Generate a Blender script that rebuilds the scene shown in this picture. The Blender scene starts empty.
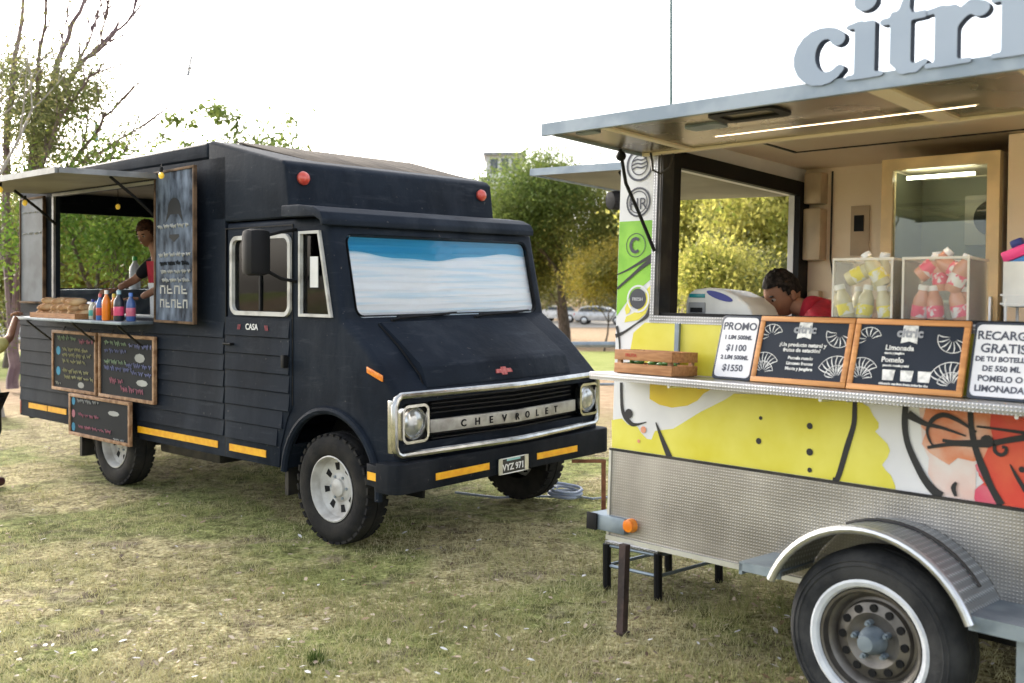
import bpy, bmesh, math, random
import numpy as np
from mathutils import Matrix, Vector
R = math.radians
scene = bpy.context.scene
col = scene.collection
rng = random.Random(7)

# ------------------------------------------------------------------ materials
def mat(name, c, rough=.6, metal=0., c2=None, scale=4., detail=6, lo=.4, hi=.6, bump=0., bscale=60., coat=0., var=.12, spec=.5, emis=None, stretch=None):
    m = bpy.data.materials.new(name); m.use_nodes = True
    n = m.node_tree.nodes; L = m.node_tree.links
    b = n['Principled BSDF']
    b.inputs['Roughness'].default_value = rough; b.inputs['Metallic'].default_value = metal
    b.inputs['Coat Weight'].default_value = coat; b.inputs['Specular IOR Level'].default_value = spec
    tc = n.new('ShaderNodeTexCoord'); src = tc.outputs['Object']
    if stretch:
        mp = n.new('ShaderNodeMapping'); mp.inputs['Scale'].default_value = stretch
        L.new(src, mp.inputs['Vector']); src = mp.outputs['Vector']
    nz = n.new('ShaderNodeTexNoise'); nz.inputs['Scale'].default_value = scale; nz.inputs['Detail'].default_value = detail
    L.new(src, nz.inputs['Vector'])
    rp = n.new('ShaderNodeValToRGB'); L.new(nz.outputs['Fac'], rp.inputs['Fac'])
    e = rp.color_ramp.elements; e[0].position = lo; e[1].position = hi
    if c2 is None:
        c2 = tuple(min(1, x*(1+var)) for x in c); c = tuple(x*(1-var) for x in c)
    e[0].color = (*c, 1); e[1].color = (*c2, 1)
    L.new(rp.outputs['Color'], b.inputs['Base Color'])
    mr = n.new('ShaderNodeMapRange'); mr.inputs['To Min'].default_value = max(0, rough-.07); mr.inputs['To Max'].default_value = min(1, rough+.07)
    L.new(nz.outputs['Fac'], mr.inputs['Value']); L.new(mr.outputs['Result'], b.inputs['Roughness'])
    if bump:
        n2 = n.new('ShaderNodeTexNoise'); n2.inputs['Scale'].default_value = bscale; n2.inputs['Detail'].default_value = 5
        L.new(src, n2.inputs['Vector'])
        bp = n.new('ShaderNodeBump'); bp.inputs['Strength'].default_value = bump; bp.inputs['Distance'].default_value = .01
        L.new(n2.outputs['Fac'], bp.inputs['Height']); L.new(bp.outputs['Normal'], b.inputs['Normal'])
    if emis:
        b.inputs['Emission Color'].default_value = (*emis[0], 1); b.inputs['Emission Strength'].default_value = emis[1]
    return m

def glass(name, tint, refl=1.45, rough=.02):
    m = bpy.data.materials.new(name); m.use_nodes = True
    n = m.node_tree.nodes; L = m.node_tree.links; n.remove(n['Principled BSDF'])
    t = n.new('ShaderNodeBsdfTransparent'); t.inputs['Color'].default_value = (*tint, 1)
    g = n.new('ShaderNodeBsdfGlossy'); g.inputs['Roughness'].default_value = rough
    f = n.new('ShaderNodeFresnel'); f.inputs['IOR'].default_value = refl
    x = n.new('ShaderNodeMixShader'); L.new(f.outputs[0], x.inputs[0]); L.new(t.outputs[0], x.inputs[1]); L.new(g.outputs[0], x.inputs[2])
    L.new(x.outputs[0], n['Material Output'].inputs['Surface'])
    return m

def frosted(name, haze=.14):
    m = glass(name, (.97, .97, .95), 1.2, .15); n = m.node_tree.nodes; L = m.node_tree.links; out = n['Material Output']; s0 = out.inputs['Surface'].links[0].from_socket
    d = n.new('ShaderNodeBsdfDiffuse'); d.inputs['Color'].default_value = (.8,.8,.77,1); t = n.new('ShaderNodeBsdfTranslucent'); t.inputs['Color'].default_value = (.8,.8,.77,1)
    a = n.new('ShaderNodeAddShader'); L.new(d.outputs[0], a.inputs[0]); L.new(t.outputs[0], a.inputs[1])
    x = n.new('ShaderNodeMixShader'); x.inputs[0].default_value = haze; L.new(s0, x.inputs[1]); L.new(a.outputs[0], x.inputs[2]); L.new(x.outputs[0], out.inputs['Surface']); return m
def tread(name, c, rough=.35, sc=215., st=.42):
    m = mat(name, tuple(x*.78 for x in c), rough, .9, c2=tuple(min(1, x*1.22) for x in c), scale=2.6, detail=9, lo=.36, hi=.64)
    n = m.node_tree.nodes; L = m.node_tree.links; b = n['Principled BSDF']
    tc = n.new('ShaderNodeTexCoord'); sp = n.new('ShaderNodeSeparateXYZ'); L.new(tc.outputs['Object'], sp.inputs[0])
    def wave(ax, ay, az, sc):   # sin product lattice of raised lozenges
        def lin(sx, sy, sz):
            v = n.new('ShaderNodeVectorMath'); v.operation = 'DOT_PRODUCT'; v.inputs[1].default_value = (sx*sc, sy*sc, sz*sc)
            L.new(tc.outputs['Object'], v.inputs[0])
            s = n.new('ShaderNodeMath'); s.operation = 'SINE'; L.new(v.outputs['Value'], s.inputs[0]); return s
        a, c_ = lin(*ax), lin(*ay)
        p = n.new('ShaderNodeMath'); p.operation = 'MULTIPLY'; L.new(a.outputs[0], p.inputs[0]); L.new(c_.outputs[0], p.inputs[1])
        return p
    p = wave((1, .9, 1), (1, -.9, -1), None, sc)
    q = n.new('ShaderNodeMath'); q.operation = 'MAXIMUM'; q.inputs[1].default_value = .15; L.new(p.outputs[0], q.inputs[0])
    base = b.inputs['Base Color'].links[0].from_socket; mr2 = n.new('ShaderNodeMapRange'); mr2.inputs['From Min'].default_value = .15; mr2.inputs['To Min'].default_value = 1-.35*st; mr2.inputs['To Max'].default_value = 1+.5*st; L.new(q.outputs[0], mr2.inputs['Value'])
    mx = n.new('ShaderNodeMix'); mx.data_type = 'RGBA'; mx.blend_type = 'MULTIPLY'; mx.inputs['Factor'].default_value = 1.; L.new(base, mx.inputs[6]); L.new(mr2.outputs['Result'], mx.inputs[7]); L.new(mx.outputs[2], b.inputs['Base Color'])
    bp = n.new('ShaderNodeBump'); bp.inputs['Strength'].default_value = st; bp.inputs['Distance'].default_value = .005
    L.new(q.outputs[0], bp.inputs['Height']); L.new(bp.outputs['Normal'], b.inputs['Normal'])
    return m

def leafmat(name, cols, rough=.6, trans=.45):
    m = bpy.data.materials.new(name); m.use_nodes = True
    n = m.node_tree.nodes; L = m.node_tree.links; b = n['Principled BSDF']; b.inputs['Roughness'].default_value = rough; b.inputs['Specular IOR Level'].default_value = .25
    g = n.new('ShaderNodeNewGeometry'); tc = n.new('ShaderNodeTexCoord')
    nz = n.new('ShaderNodeTexNoise'); nz.inputs['Scale'].default_value = .55; nz.inputs['Detail'].default_value = 3; L.new(tc.outputs['Object'], nz.inputs['Vector'])
    ma = n.new('ShaderNodeMath'); ma.operation = 'MULTIPLY_ADD'; ma.inputs[1].default_value = .4
    L.new(g.outputs['Random Per Island'], ma.inputs[0])
    mr = n.new('ShaderNodeMapRange'); mr.inputs['From Min'].default_value = .33; mr.inputs['From Max'].default_value = .67; mr.inputs['To Max'].default_value = .6
    L.new(nz.outputs['Fac'], mr.inputs['Value']); L.new(mr.outputs['Result'], ma.inputs[2])
    rp = n.new('ShaderNodeValToRGB'); L.new(ma.outputs[0], rp.inputs['Fac'])
    e = rp.color_ramp.elements
    while len(e) < len(cols): e.new(.5)
    for i, c in enumerate(cols): e[i].position = i/(len(cols)-1); e[i].color = (*c, 1)
    L.new(rp.outputs['Color'], b.inputs['Base Color'])
    t = n.new('ShaderNodeBsdfTranslucent'); L.new(rp.outputs['Color'], t.inputs['Color'])
    x = n.new('ShaderNodeMixShader'); x.inputs[0].default_value = trans
    L.new(b.outputs[0], x.inputs[1]); L.new(t.outputs[0], x.inputs[2]); L.new(x.outputs[0], n['Material Output'].inputs['Surface'])
    return m

# ------------------------------------------------------------------ mesh building
class MB:
    def __init__(s): s.bm = bmesh.new(); s.mi = 0
    def _take(s, t, bev=0, seg=2, recalc=True):
        if recalc: bmesh.ops.recalc_face_normals(t, faces=t.faces)
        if bev: bmesh.ops.bevel(t, geom=list(t.edges), offset=bev, segments=seg, profile=.6, affect='EDGES', clamp_overlap=True)
        for f in t.faces: f.material_index = s.mi
        me = bpy.data.meshes.new('tmp'); t.to_mesh(me); t.free(); s.bm.from_mesh(me); bpy.data.meshes.remove(me)
        return s
    def raw(s, vs, fs, bev=0, recalc=True):
        t = bmesh.new(); v = [t.verts.new(p) for p in vs]
        for f in fs: t.faces.new([v[i] for i in f])
        return s._take(t, bev, recalc=recalc)
    def box(s, x0, x1, y0, y1, z0, z1, bev=0):
        return s.hexa([(x0,y0,z0),(x1,y0,z0),(x1,y1,z0),(x0,y1,z0),(x0,y0,z1),(x1,y0,z1),(x1,y1,z1),(x0,y1,z1)], bev)
    def hexa(s, p, bev=0):
        return s.raw(p, [(0,3,2,1),(4,5,6,7),(0,1,5,4),(1,2,6,5),(2,3,7,6),(3,0,4,7)], bev)
    def prism(s, poly, ax, a, b, bev=0, seg=2, rim=0):
        def P(u, v, w): return {'y': (u, w, v), 'x': (w, u, v), 'z': (u, v, w)}[ax]
        k = len(poly); t = bmesh.new()
        A = [t.verts.new(P(u, v, a)) for u, v in poly]; B = [t.verts.new(P(u, v, b)) for u, v in poly]
        fa = t.faces.new(A); fb = t.faces.new(B[::-1])
        for i in range(k): t.faces.new((A[i], B[i], B[(i+1) % k], A[(i+1) % k]))
        bmesh.ops.recalc_face_normals(t, faces=t.faces)
        if rim:
            ed = set(fa.edges) | set(fb.edges)
            bmesh.ops.bevel(t, geom=list(ed), offset=rim, segments=3, profile=.5, affect='EDGES', clamp_overlap=True)
        return s._take(t, bev, seg)
    def tube(s, pts, r, n=8, closed=False, cap=True):
        pts = [Vector(p) for p in pts]; k = len(pts)
        rs = r if isinstance(r, (list, tuple)) else [r]*k
        t = bmesh.new(); rings = []; up = None
        for i, p in enumerate(pts):
            a = pts[i-1] if (i or closed) else p; b = pts[(i+1) % k] if (i < k-1 or closed) else p
            d = (b-a).normalized() if (b-a).length > 1e-9 else Vector((0, 0, 1))
            if up is None: up = Vector((0, 0, 1)) if abs(d.z) < .9 else Vector((1, 0, 0))
            u = d.cross(up).normalized() if d.cross(up).length > 1e-6 else d.orthogonal().normalized()
            w = u.cross(d).normalized(); up = w
            rings.append([t.verts.new(p + rs[i]*(math.cos(q)*u + math.sin(q)*w)) for q in [2*math.pi*j/n for j in range(n)]])
        for i in range(k if closed else k-1):
            A, B = rings[i], rings[(i+1) % k]
            for j in range(n): t.faces.new((A[j], A[(j+1) % n], B[(j+1) % n], B[j]))
        if cap and not closed: t.faces.new(rings[0][::-1]); t.faces.new(rings[-1])
        return s._take(t)
    def cyl(s, p0, p1, r0, r1=None, n=20, bev=0):
        r1 = r0 if r1 is None else r1
        d = (Vector(p1)-Vector(p0)); L_ = d.length
        return s.lathe([(0, 0), (r0, 0), (r1, L_), (0, L_)], p0, d, n)
    def lathe(s, prof, c, ax, n=32):
        c = Vector(c); ax = Vector(ax).normalized(); u = ax.orthogonal().normalized()
        if abs(ax.z) < .9: u = ax.cross(Vector((0, 0, 1))).normalized()
        w = ax.cross(u); t = bmesh.new(); rings = []
        for r, h in prof:
            if r < 1e-6: rings.append([t.verts.new(c+ax*h)])
            else: rings.append([t.verts.new(c+ax*h+r*(math.cos(q)*u+math.sin(q)*w)) for q in [2*math.pi*j/n for j in range(n)]])
        for A, B in zip(rings, rings[1:]):
            for j in range(n):
                a, a2, b, b2 = A[j % len(A)], A[(j+1) % len(A)], B[j % len(B)], B[(j+1) % len(B)]
                vs = []
                for v in (a, a2, b2, b):
                    if v not in vs: vs.append(v)
                if len(vs) > 2: t.faces.new(vs)
        return s._take(t)
    def ball(s, c, rx, ry=None, rz=None, n=16):
        ry = rx if ry is None else ry; rz = rx if rz is None else rz
        t = bmesh.new(); bmesh.ops.create_uvsphere(t, u_segments=n, v_segments=max(6, n//2+2), radius=1)
        for v in t.verts: v.co = Vector((v.co.x*rx+c[0], v.co.y*ry+c[1], v.co.z*rz+c[2]))
        return s._take(t)
    def sheet(s, pts):
        return s.raw(pts, [tuple(range(len(pts)))], recalc=False)
    def plate(s, us, vs, skip, ax, a, b):      # a wall with rectangular holes: grid lines us, vs; skip = set of empty cells
        def P(u, v, w): return {'y': (u, w, v), 'x': (w, u, v), 'z': (u, v, w)}[ax]
        t = bmesh.new(); V = {}
        def g(i, j, w):
            if (i, j, w) not in V: V[(i, j, w)] = t.verts.new(P(us[i], vs[j], (a, b)[w]))
            return V[(i, j, w)]
        nu, nv = len(us)-1, len(vs)-1
        full = lambda i, j: 0 <= i < nu and 0 <= j < nv and (i, j) not in skip
        for i in range(nu):
            for j in range(nv):
                if not full(i, j): continue
                for w in (0, 1): t.faces.new([g(i, j, w), g(i+1, j, w), g(i+1, j+1, w), g(i, j+1, w)])
                for (di, dj, e0, e1) in ((-1, 0, (i, j), (i, j+1)), (1, 0, (i+1, j), (i+1, j+1)), (0, -1, (i, j), (i+1, j)), (0, 1, (i, j+1), (i+1, j+1))):
                    if not full(i+di, j+dj): t.faces.new([g(*e0, 0), g(*e1, 0), g(*e1, 1), g(*e0, 1)])
        return s._take(t)
    def mesh(s, me, M=None):
        t = bmesh.new(); t.from_mesh(me)
        if M is not None: bmesh.ops.transform(t, matrix=M, verts=t.verts)
        return s._take(t, recalc=False)
    def text(s, txt, M, size, ext=.0008, align='CENTER', bold=0., shear=0., jit=0., spacing=1.):
        cu = bpy.data.curves.new('txt', 'FONT'); cu.body = txt; cu.size = size; cu.extrude = ext; cu.align_x = align; cu.shear = shear; cu.offset = bold
        cu.resolution_u = 3; cu.space_character = spacing
        o = bpy.data.objects.new('txt', cu); col.objects.link(o)
        me = bpy.data.meshes.new_from_object(o.evaluated_get(bpy.context.evaluated_depsgraph_get()))
        bpy.data.objects.remove(o); bpy.data.curves.remove(cu)
        if jit:
            for v in me.vertices:
                v.co.y += jit*size*math.sin(v.co.x/size*3.1+len(txt)); v.co.x += jit*size*math.sin(v.co.y/size*5+v.co.x/size*2)
        s.mesh(me, M); bpy.data.meshes.remove(me); return s
    def build(s, name, mats, parent=None, smooth=35):
        bm = s.bm; th = math.radians(smooth)
        for f in bm.faces: f.smooth = True
        for e in bm.edges:
            e.smooth = not (len(e.link_faces) == 2 and e.calc_face_angle(0) > th)
        me = bpy.data.meshes.new(name); bm.to_mesh(me); bm.free()
        for m in (mats if isinstance(mats, (list, tuple)) else [mats]): me.materials.append(m)
        o = bpy.data.objects.new(name, me); col.objects.link(o)
        if parent is not None: o.parent = parent
        return o

def cut(o, mb):            # boolean difference, baked into the mesh
    c = mb.build('cutter', o.data.materials[0], o.parent)
    md = o.modifiers.new('b', 'BOOLEAN'); md.object = c; md.operation = 'DIFFERENCE'; md.solver = 'EXACT'
    bpy.context.view_layer.update()
    me = bpy.data.meshes.new_from_object(o.evaluated_get(bpy.context.evaluated_depsgraph_get()))
    o.modifiers.clear(); old = o.data; o.data = me; me.name = o.name
    bpy.data.objects.remove(c); bpy.data.meshes.remove(old)
    b = bmesh.new(); b.from_mesh(me)
    for e in b.edges: e.smooth = not (len(e.link_faces) == 2 and e.calc_face_angle(0) > .6)
    for f in b.faces: f.smooth = True
    b.to_mesh(me); b.free()
    return o

def tag(o, label=None, cat=None, group=None, kind=None):
    if label: o['label'] = label
    if cat: o['category'] = cat
    if group: o['group'] = group
    if kind: o['kind'] = kind
    return o
def thing(name, label, cat, M=None, group=None):
    o = bpy.data.objects.new(name, None); col.objects.link(o); o.empty_display_size = .2
    if M is not None: o.matrix_world = M
    return tag(o, label, cat, group)
def kids(o): return [c for c in bpy.data.objects if c.parent == o]
def dup(o, M, label=None, parent=None):
    c = o.copy(); col.objects.link(c)
    if parent is None: c.matrix_world = M
    else: c.parent = parent
    if label: c['label'] = label
    for k in kids(o): dup(k, None, None, c)
    return c

def frame(Fx, Fy, O, lean=0): 
    a = math.atan2(Fy, Fx)
    return Matrix.Translation(O) @ Matrix.Rotation(a, 4, 'Z') @ Matrix.Rotation(R(-lean), 4, 'X')
TF = frame(.7506, -.6607, (-1.222, 6.679, 0))
RF = frame(.713, -.701, (.4985, 5.087, 0), 3.0)
def on(F, x, y, z, rz=0): return F @ Matrix.Translation((x, y, z)) @ Matrix.Rotation(R(rz), 4, 'Z')
def px(x, y, d): return Vector(((x-512)/1000*d, d, 1.75+(283-y)/1000*d))
SIDE = Matrix(((1,0,0,0),(0,0,-1,0),(0,1,0,0),(0,0,0,1)))          # text plane facing -y
FRONT = Matrix(((0,0,1,0),(1,0,0,0),(0,1,0,0),(0,0,0,1)))          # text plane facing +x
def T(x, y, z): return Matrix.Translation((x, y, z))
def arc(cx, cy, r, a0, a1, n): return [(cx+r*math.cos(R(a0+(a1-a0)*i/n)), cy+r*math.sin(R(a0+(a1-a0)*i/n))) for i in range(n+1)]
def rrect(x0, x1, y0, y1, r, n=5):
    return arc(x1-r, y0+r, r, -90, 0, n)+arc(x1-r, y1-r, r, 0, 90, n)+arc(x0+r, y1-r, r, 90, 180, n)+arc(x0+r, y0+r, r, 180, 270, n)
def inset_poly(p, d):
    cx = sum(a for a, b in p)/len(p); cy = sum(b for a, b in p)/len(p); n = len(p); out = []
    for i in range(n):
        a = Vector(p[i-1]); b = Vector(p[i]); c = Vector(p[(i+1) % n])
        e1 = (b-a).normalized(); e2 = (c-b).normalized()
        n1 = Vector((-e1.y, e1.x)); n2 = Vector((-e2.y, e2.x)); m = (n1+n2)
        m = m.normalized()/max(.4, m.normalized().dot(n1)); q1 = b+m*d; q2 = b-m*d
        ctr = Vector((cx, cy)); out.append(tuple(q1 if (q1-ctr).length < (q2-ctr).length else q2))
    return out
def ring(mb, poly, d, ax, a, b):      # a frame of width d running inside the outline poly
    q = inset_poly(poly, d); n = len(poly)
    def P(u, v, w): return {'y': (u, w, v), 'x': (w, u, v), 'z': (u, v, w)}[ax]
    vs = [P(*p, a) for p in poly]+[P(*p, a) for p in q]+[P(*p, b) for p in poly]+[P(*p, b) for p in q]
    fs = []
    for i in range(n):
        j = (i+1) % n
        fs += [(i, j, n+j, n+i), (2*n+i, 3*n+i, 3*n+j, 2*n+j), (i, 2*n+i, 2*n+j, j), (n+i, n+j, 3*n+j, 3*n+i)]
    mb.raw(vs, fs)

# ------------------------------------------------------------------ shared materials
M = {}
M['navy'] = mat('navy_paint', (.0075, .0125, .022), .5, c2=(.015, .022, .036), scale=2.2, bump=.14, bscale=35, spec=.04)
M['navy_dark'] = mat('navy_dark_paint', (.006, .009, .015), .5, c2=(.011, .015, .022), scale=5, bump=.15, bscale=40, spec=.05)
def oldpaint(name, c, c2, dust, chip):
    m = mat(name, c, .55, c2=c2, scale=1.6, bump=.16, bscale=38, spec=.055, lo=.3, hi=.7)
    n = m.node_tree.nodes; L = m.node_tree.links; b = n['Principled BSDF']; base = b.inputs['Base Color'].links[0].from_socket
    tc = n.new('ShaderNodeTexCoord')
    def layer(base, s, stretch, lo, hi, colr, amt, det=9):
        mp = n.new('ShaderNodeMapping'); mp.inputs['Scale'].default_value = stretch; L.new(tc.outputs['Object'], mp.inputs['Vector'])
        z = n.new('ShaderNodeTexNoise'); z.inputs['Scale'].default_value = s; z.inputs['Detail'].default_value = det; z.inputs['Roughness'].default_value = .65; L.new(mp.outputs['Vector'], z.inputs['Vector'])
        r = n.new('ShaderNodeMapRange'); r.inputs['From Min'].default_value = lo; r.inputs['From Max'].default_value = hi; r.inputs['To Max'].default_value = amt; L.new(z.outputs['Fac'], r.inputs['Value'])
        x = n.new('ShaderNodeMix'); x.data_type = 'RGBA'; L.new(r.outputs['Result'], x.inputs['Factor']); L.new(base, x.inputs[6]); x.inputs[7].default_value = (*colr, 1); return x.outputs[2]
    o = layer(base, 2.2, (1, 1, .35), .48, .75, dust, .6)        # dust washed down in streaks
    o = layer(o, 3.0, (1, 1, 7), .56, .72, dust, .55)             # rubbed horizontal scuffs
    o = layer(o, 26, (1, 1, 1), .68, .72, chip, .6, 4)            # small chips
    o = layer(o, 1.1, (1, 1, 1), .50, .70, (c[0]*.4, c[1]*.4, c[2]*.45), .7)
    L.new(o, b.inputs['Base Color']); return m
M['navy'] = oldpaint('navy_paint', (.010,.0135,.0205), (.017,.023,.034), (.047,.055,.068), (.16,.15,.14))
M['navy_dark'] = oldpaint('navy_dark_paint', (.007,.009,.013), (.013,.016,.021), (.036,.038,.042), (.12,.11,.10))
M['black'] = mat('black_plastic', (.008, .008, .009), .55, spec=.2)
M['rubber'] = mat('tyre_rubber', (.010, .010, .011), .8, c2=(.026, .024, .021), scale=6, bump=.3, bscale=90, spec=.2)
M['chrome'] = mat('chrome', (.38, .38, .37), .22, 1., c2=(.56, .56, .54), scale=10)
M['alu'] = mat('aluminium', (.55, .56, .57), .38, 1., c2=(.66, .67, .68), scale=6)
M['tread'] = tread('tread_plate', (.37, .35, .325), .42, 225., .30)
M['treadw'] = tread('tread_plate_bright', (.36, .36, .37), .42)
M['treadg'] = tread('mudguard_tread_plate', (.44, .47, .50), .38, 150., .9)
M['rubber2'] = mat('worn_sidewall_rubber', (.020,.021,.023), .75, c2=(.045,.045,.045), scale=7, bump=.3, bscale=80, spec=.2)
M['white'] = mat('white_paint', (.74, .74, .73), .5, c2=(.82, .82, .81), scale=6)
M['offwhite'] = mat('worn_white_paint', (.33, .31, .28), .5, c2=(.55, .54, .51), scale=7, lo=.35, hi=.55)
M['yellowtape'] = mat('yellow_reflective_tape', (.80, .36, .01), .4, c2=(.88, .46, .015), scale=20)
M['amber'] = mat('amber_lens', (.75, .18, .01), .2, c2=(.85, .28, .02), scale=30, coat=.5)
M['redlens'] = mat('red_lens', (.5, .05, .03), .3, c2=(.6, .09, .06), scale=30, coat=.4)
M['wood'] = mat('orange_wood', (.42, .17, .04), .5, c2=(.55, .25, .07), scale=5, stretch=(1, 8, 8), bump=.1)
M['cratewood'] = mat('crate_wood', (.33, .14, .05), .65, c2=(.46, .22, .09), scale=5, stretch=(2, 12, 14), bump=.2)
M['oldwood'] = mat('worn_wood', (.22, .11, .05), .65, c2=(.42, .25, .14), scale=6, stretch=(3, 3, 3), bump=.2)
M['slate'] = mat('chalkboard', (.008, .010, .013), .7, c2=(.018, .021, .026), scale=3, lo=.3, hi=.75, spec=.2)
M['slateblue'] = mat('printed_slate', (.009, .014, .024), .45, c2=(.014, .02, .033), scale=3, spec=.2)
M['chalk'] = mat('white_chalk', (.6, .6, .58), .9, var=.2, scale=40)
M['glassdark'] = glass('window_glass', (.50, .56, .58), 1.4)
M['glassclear'] = glass('clear_glass', (.92, .94, .93), 1.35)
M['plastic_clear'] = frosted('clear_acrylic', .05)
M['leg'] = mat('dark_rusty_leg', (.022,.013,.012), .7, c2=(.05,.028,.024), scale=14, bump=.3)
M['rust'] = mat('rusty_steel', (.16, .06, .03), .75, .3, c2=(.28, .12, .06), scale=14, bump=.3)
M['galv'] = mat('galvanised_steel', (.17,.21,.25), .5, .6, c2=(.27,.32,.36), scale=9, lo=.35)
M['darkmetal'] = mat('dark_metal', (.02, .02, .022), .5, .5, c2=(.05, .045, .04), scale=8)
M['cream'] = mat('cream_wall', (.80, .67, .50), .55, c2=(.85, .73, .57), scale=2)
M['skin'] = mat('tan_skin', (.27, .135, .08), .6, var=.08, scale=12, spec=.25)
M['hair'] = mat('black_hair', (.010, .008, .007), .55, c2=(.03, .024, .02), scale=50, bump=.5, bscale=160, spec=.06)
M['redcloth'] = mat('red_cotton', (.36, .012, .03), .85, var=.15, scale=14, bump=.3, bscale=60)
# ================================================================== FOOD TRUCK (local: x forward, y away from the camera, z up)
truck = thing('food_truck', 'old matt navy blue food truck with chrome grille and serving hatch on its side', 'food truck', TF)
W = 2.10; YC = 1.03
# --- cab: nose, doors and windscreen surround as one shell
prof = [(-1.23,.45),(.60,.45),(.67,.60),(.68,.66),(.68,1.05),(.60,1.13),(.38,1.335),(.20,1.465),(.135,1.51),(.0,2.13),(-.06,2.20),(-1.23,2.20)]
cab = MB().prism(prof, 'y', 0, W, rim=.045).build('cab', M['navy'], truck)
c = MB(); c.prism([(-1.20,.62),(-.02,.62),(.02,1.36),(.10,1.45),(-.025,2.08),(-.09,2.14),(-1.20,2.14)], 'y', .05, W-.05); cut(cab, c)
c = MB(); c.cyl((.01,-.2,.40), (.01,.36,.40), .50, n=40); cut(cab, c)
c = MB(); c.cyl((.01,W-.45,.40), (.01,W+.2,.40), .50, n=40); cut(cab, c)
c = MB(); c.prism([(p[0], p[1]) for p in rrect(-1.13,-.42,1.53,2.08,.07)], 'y', -.1, .1); cut(cab, c)
c = MB(); c.prism([(p[0], p[1]) for p in rrect(-1.13,-.42,1.53,2.08,.07)], 'y', W-.2, W+.1); cut(cab, c)
c = MB(); c.prism([(-.295,1.535),(.025,1.535),(-.095,2.09),(-.295,2.09)], 'y', -.1, .1); cut(cab, c)
# the windscreen plane runs from (.135,1.51) to (0,2.13)
wd = Vector((-.135, 0, .62)).normalized(); wn = Vector((.62, 0, .135)).normalized()
def WS(y, s, o=0): return Vector((.135, 0, 1.51)) + wd*s + wn*o + Vector((0, y, 0))     # point on the windscreen: y across, s up, o outwards
wsp = rrect(.12, W-.09, .005, .590, .07)
c = MB(); n_ = len(wsp)
c.raw([WS(y, s, .08) for y, s in wsp]+[WS(y, s, -.16) for y, s in wsp], [tuple(range(n_)), tuple(range(2*n_-1, n_-1, -1))]+[(i, (i+1) % n_, n_+(i+1) % n_, n_+i) for i in range(n_)]); cut(cab, c)
c = MB(); c.box(.60, .9, .06, W-.10, .73, .99); cut(cab, c)
MB().box(.56,.60,.05,W-.09,.7,1.0).build('grille_backing', M['black'], cab)
# wheel arch lips
def lip(y0, y1):
    b = MB(); pts = arc(.01,.40,.50,-4,176,26)
    b.tube([(x, y0, z) for x, z in pts], .028, 8); return b
lip(-.005, 0).build('wheel_arch_lip', M['navy'], truck)
b = MB()
for y in (.36, W-.46): b.prism(arc(.01,.40,.52,-8,188,20), 'y', y, y+.02)
b.box(-.5,.62,.36,W-.45,.52,.60)
b.build('wheel_well', M['black'], truck)
# --- windscreen
b = MB(); q = inset_poly(wsp, -.012)
q2 = wsp; k = len(q)
b.raw([WS(*p, .006) for p in q]+[WS(*p, .006) for p in inset_poly(wsp, .016)]+[WS(*p, -.03) for p in q]+[WS(*p, -.03) for p in inset_poly(wsp, .016)],
      sum([[(i, (i+1) % k, k+(i+1) % k, k+i), (2*k+i, 3*k+i, 3*k+(i+1) % k, 2*k+(i+1) % k), (i, 2*k+i, 2*k+(i+1) % k, (i+1) % k), (k+i, k+(i+1) % k, 3*k+(i+1) % k, 3*k+i)] for i in range(k)], []))
wsc = b.build('windscreen', M['black'], truck)
M['wsglass'] = glass('windscreen_glass', (.96, .98, 1.), 1.5)
M['tint'] = glass('blue_sun_strip_glass', (.20, .56, .74), 1.5)
b = MB(); b.mi = 0; b.sheet([WS(*p, -.012) for p in wsp]); b.build('pane', M['wsglass'], wsc)
b = MB(); nn = 40; vs = []; fs = []
for i in range(nn+1):
    y = .125+(W-.22)*i/nn; s1 = .45+.03*math.sin(i*.16+2.2)+.006*math.sin(i*.6)
    vs += [WS(y, s1, -.022), WS(y, .578, -.022)]
    if i: fs.append((2*i-2, 2*i, 2*i+1, 2*i-1))
b.raw(vs, fs, recalc=False); b.build('sun_strip', M['tint'], wsc)
M['foil'] = mat('silver_white_sunshade', (.72,.86,.94), .5, 0, c2=(.96,.97,.97), scale=2.0, stretch=(1,.5,16), lo=.34, hi=.52)  # pale blue streaks paint shading of the folds into the colour
b = MB(); nu, nv = 60, 130; vs = []; fs = []
for j in range(nv+1):
    for i in range(nu+1):
        y = .065+(W-.13)*i/nu; s = -.01+.60*j/nv
        ph = s*118+.9*math.sin(y*2.3)+.25*math.sin(y*9); o = -.050+.009*(1-abs(math.sin(ph/2))**.6)+.006*math.sin(y*4.2+s*6)
        vs.append(WS(y, s, o))
for j in range(nv):
    for i in range(nu): a = j*(nu+1)+i; fs.append((a, a+1, a+nu+2, a+nu+1))
b.raw(vs, fs, recalc=False); b.build('sunshade', M['foil'], truck)
b = MB()
for y0, y1 in ((.42, .98), (1.25, 1.80)):
    b.tube([WS(y0, -.02, .03), WS(y0+.06, -.01, .04), WS(y1, .012, .025)], .009, 6); b.tube([WS(y0+.04, .0, .03), WS(y1+.08, .02, .018)], .007, 6)
    b.lathe([(0, 0), (.025, 0), (.018, .03), (0, .03)], WS(y0, -.03, .0), wn, 12)
bw = b.build('wiper', M['black'], truck)
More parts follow.
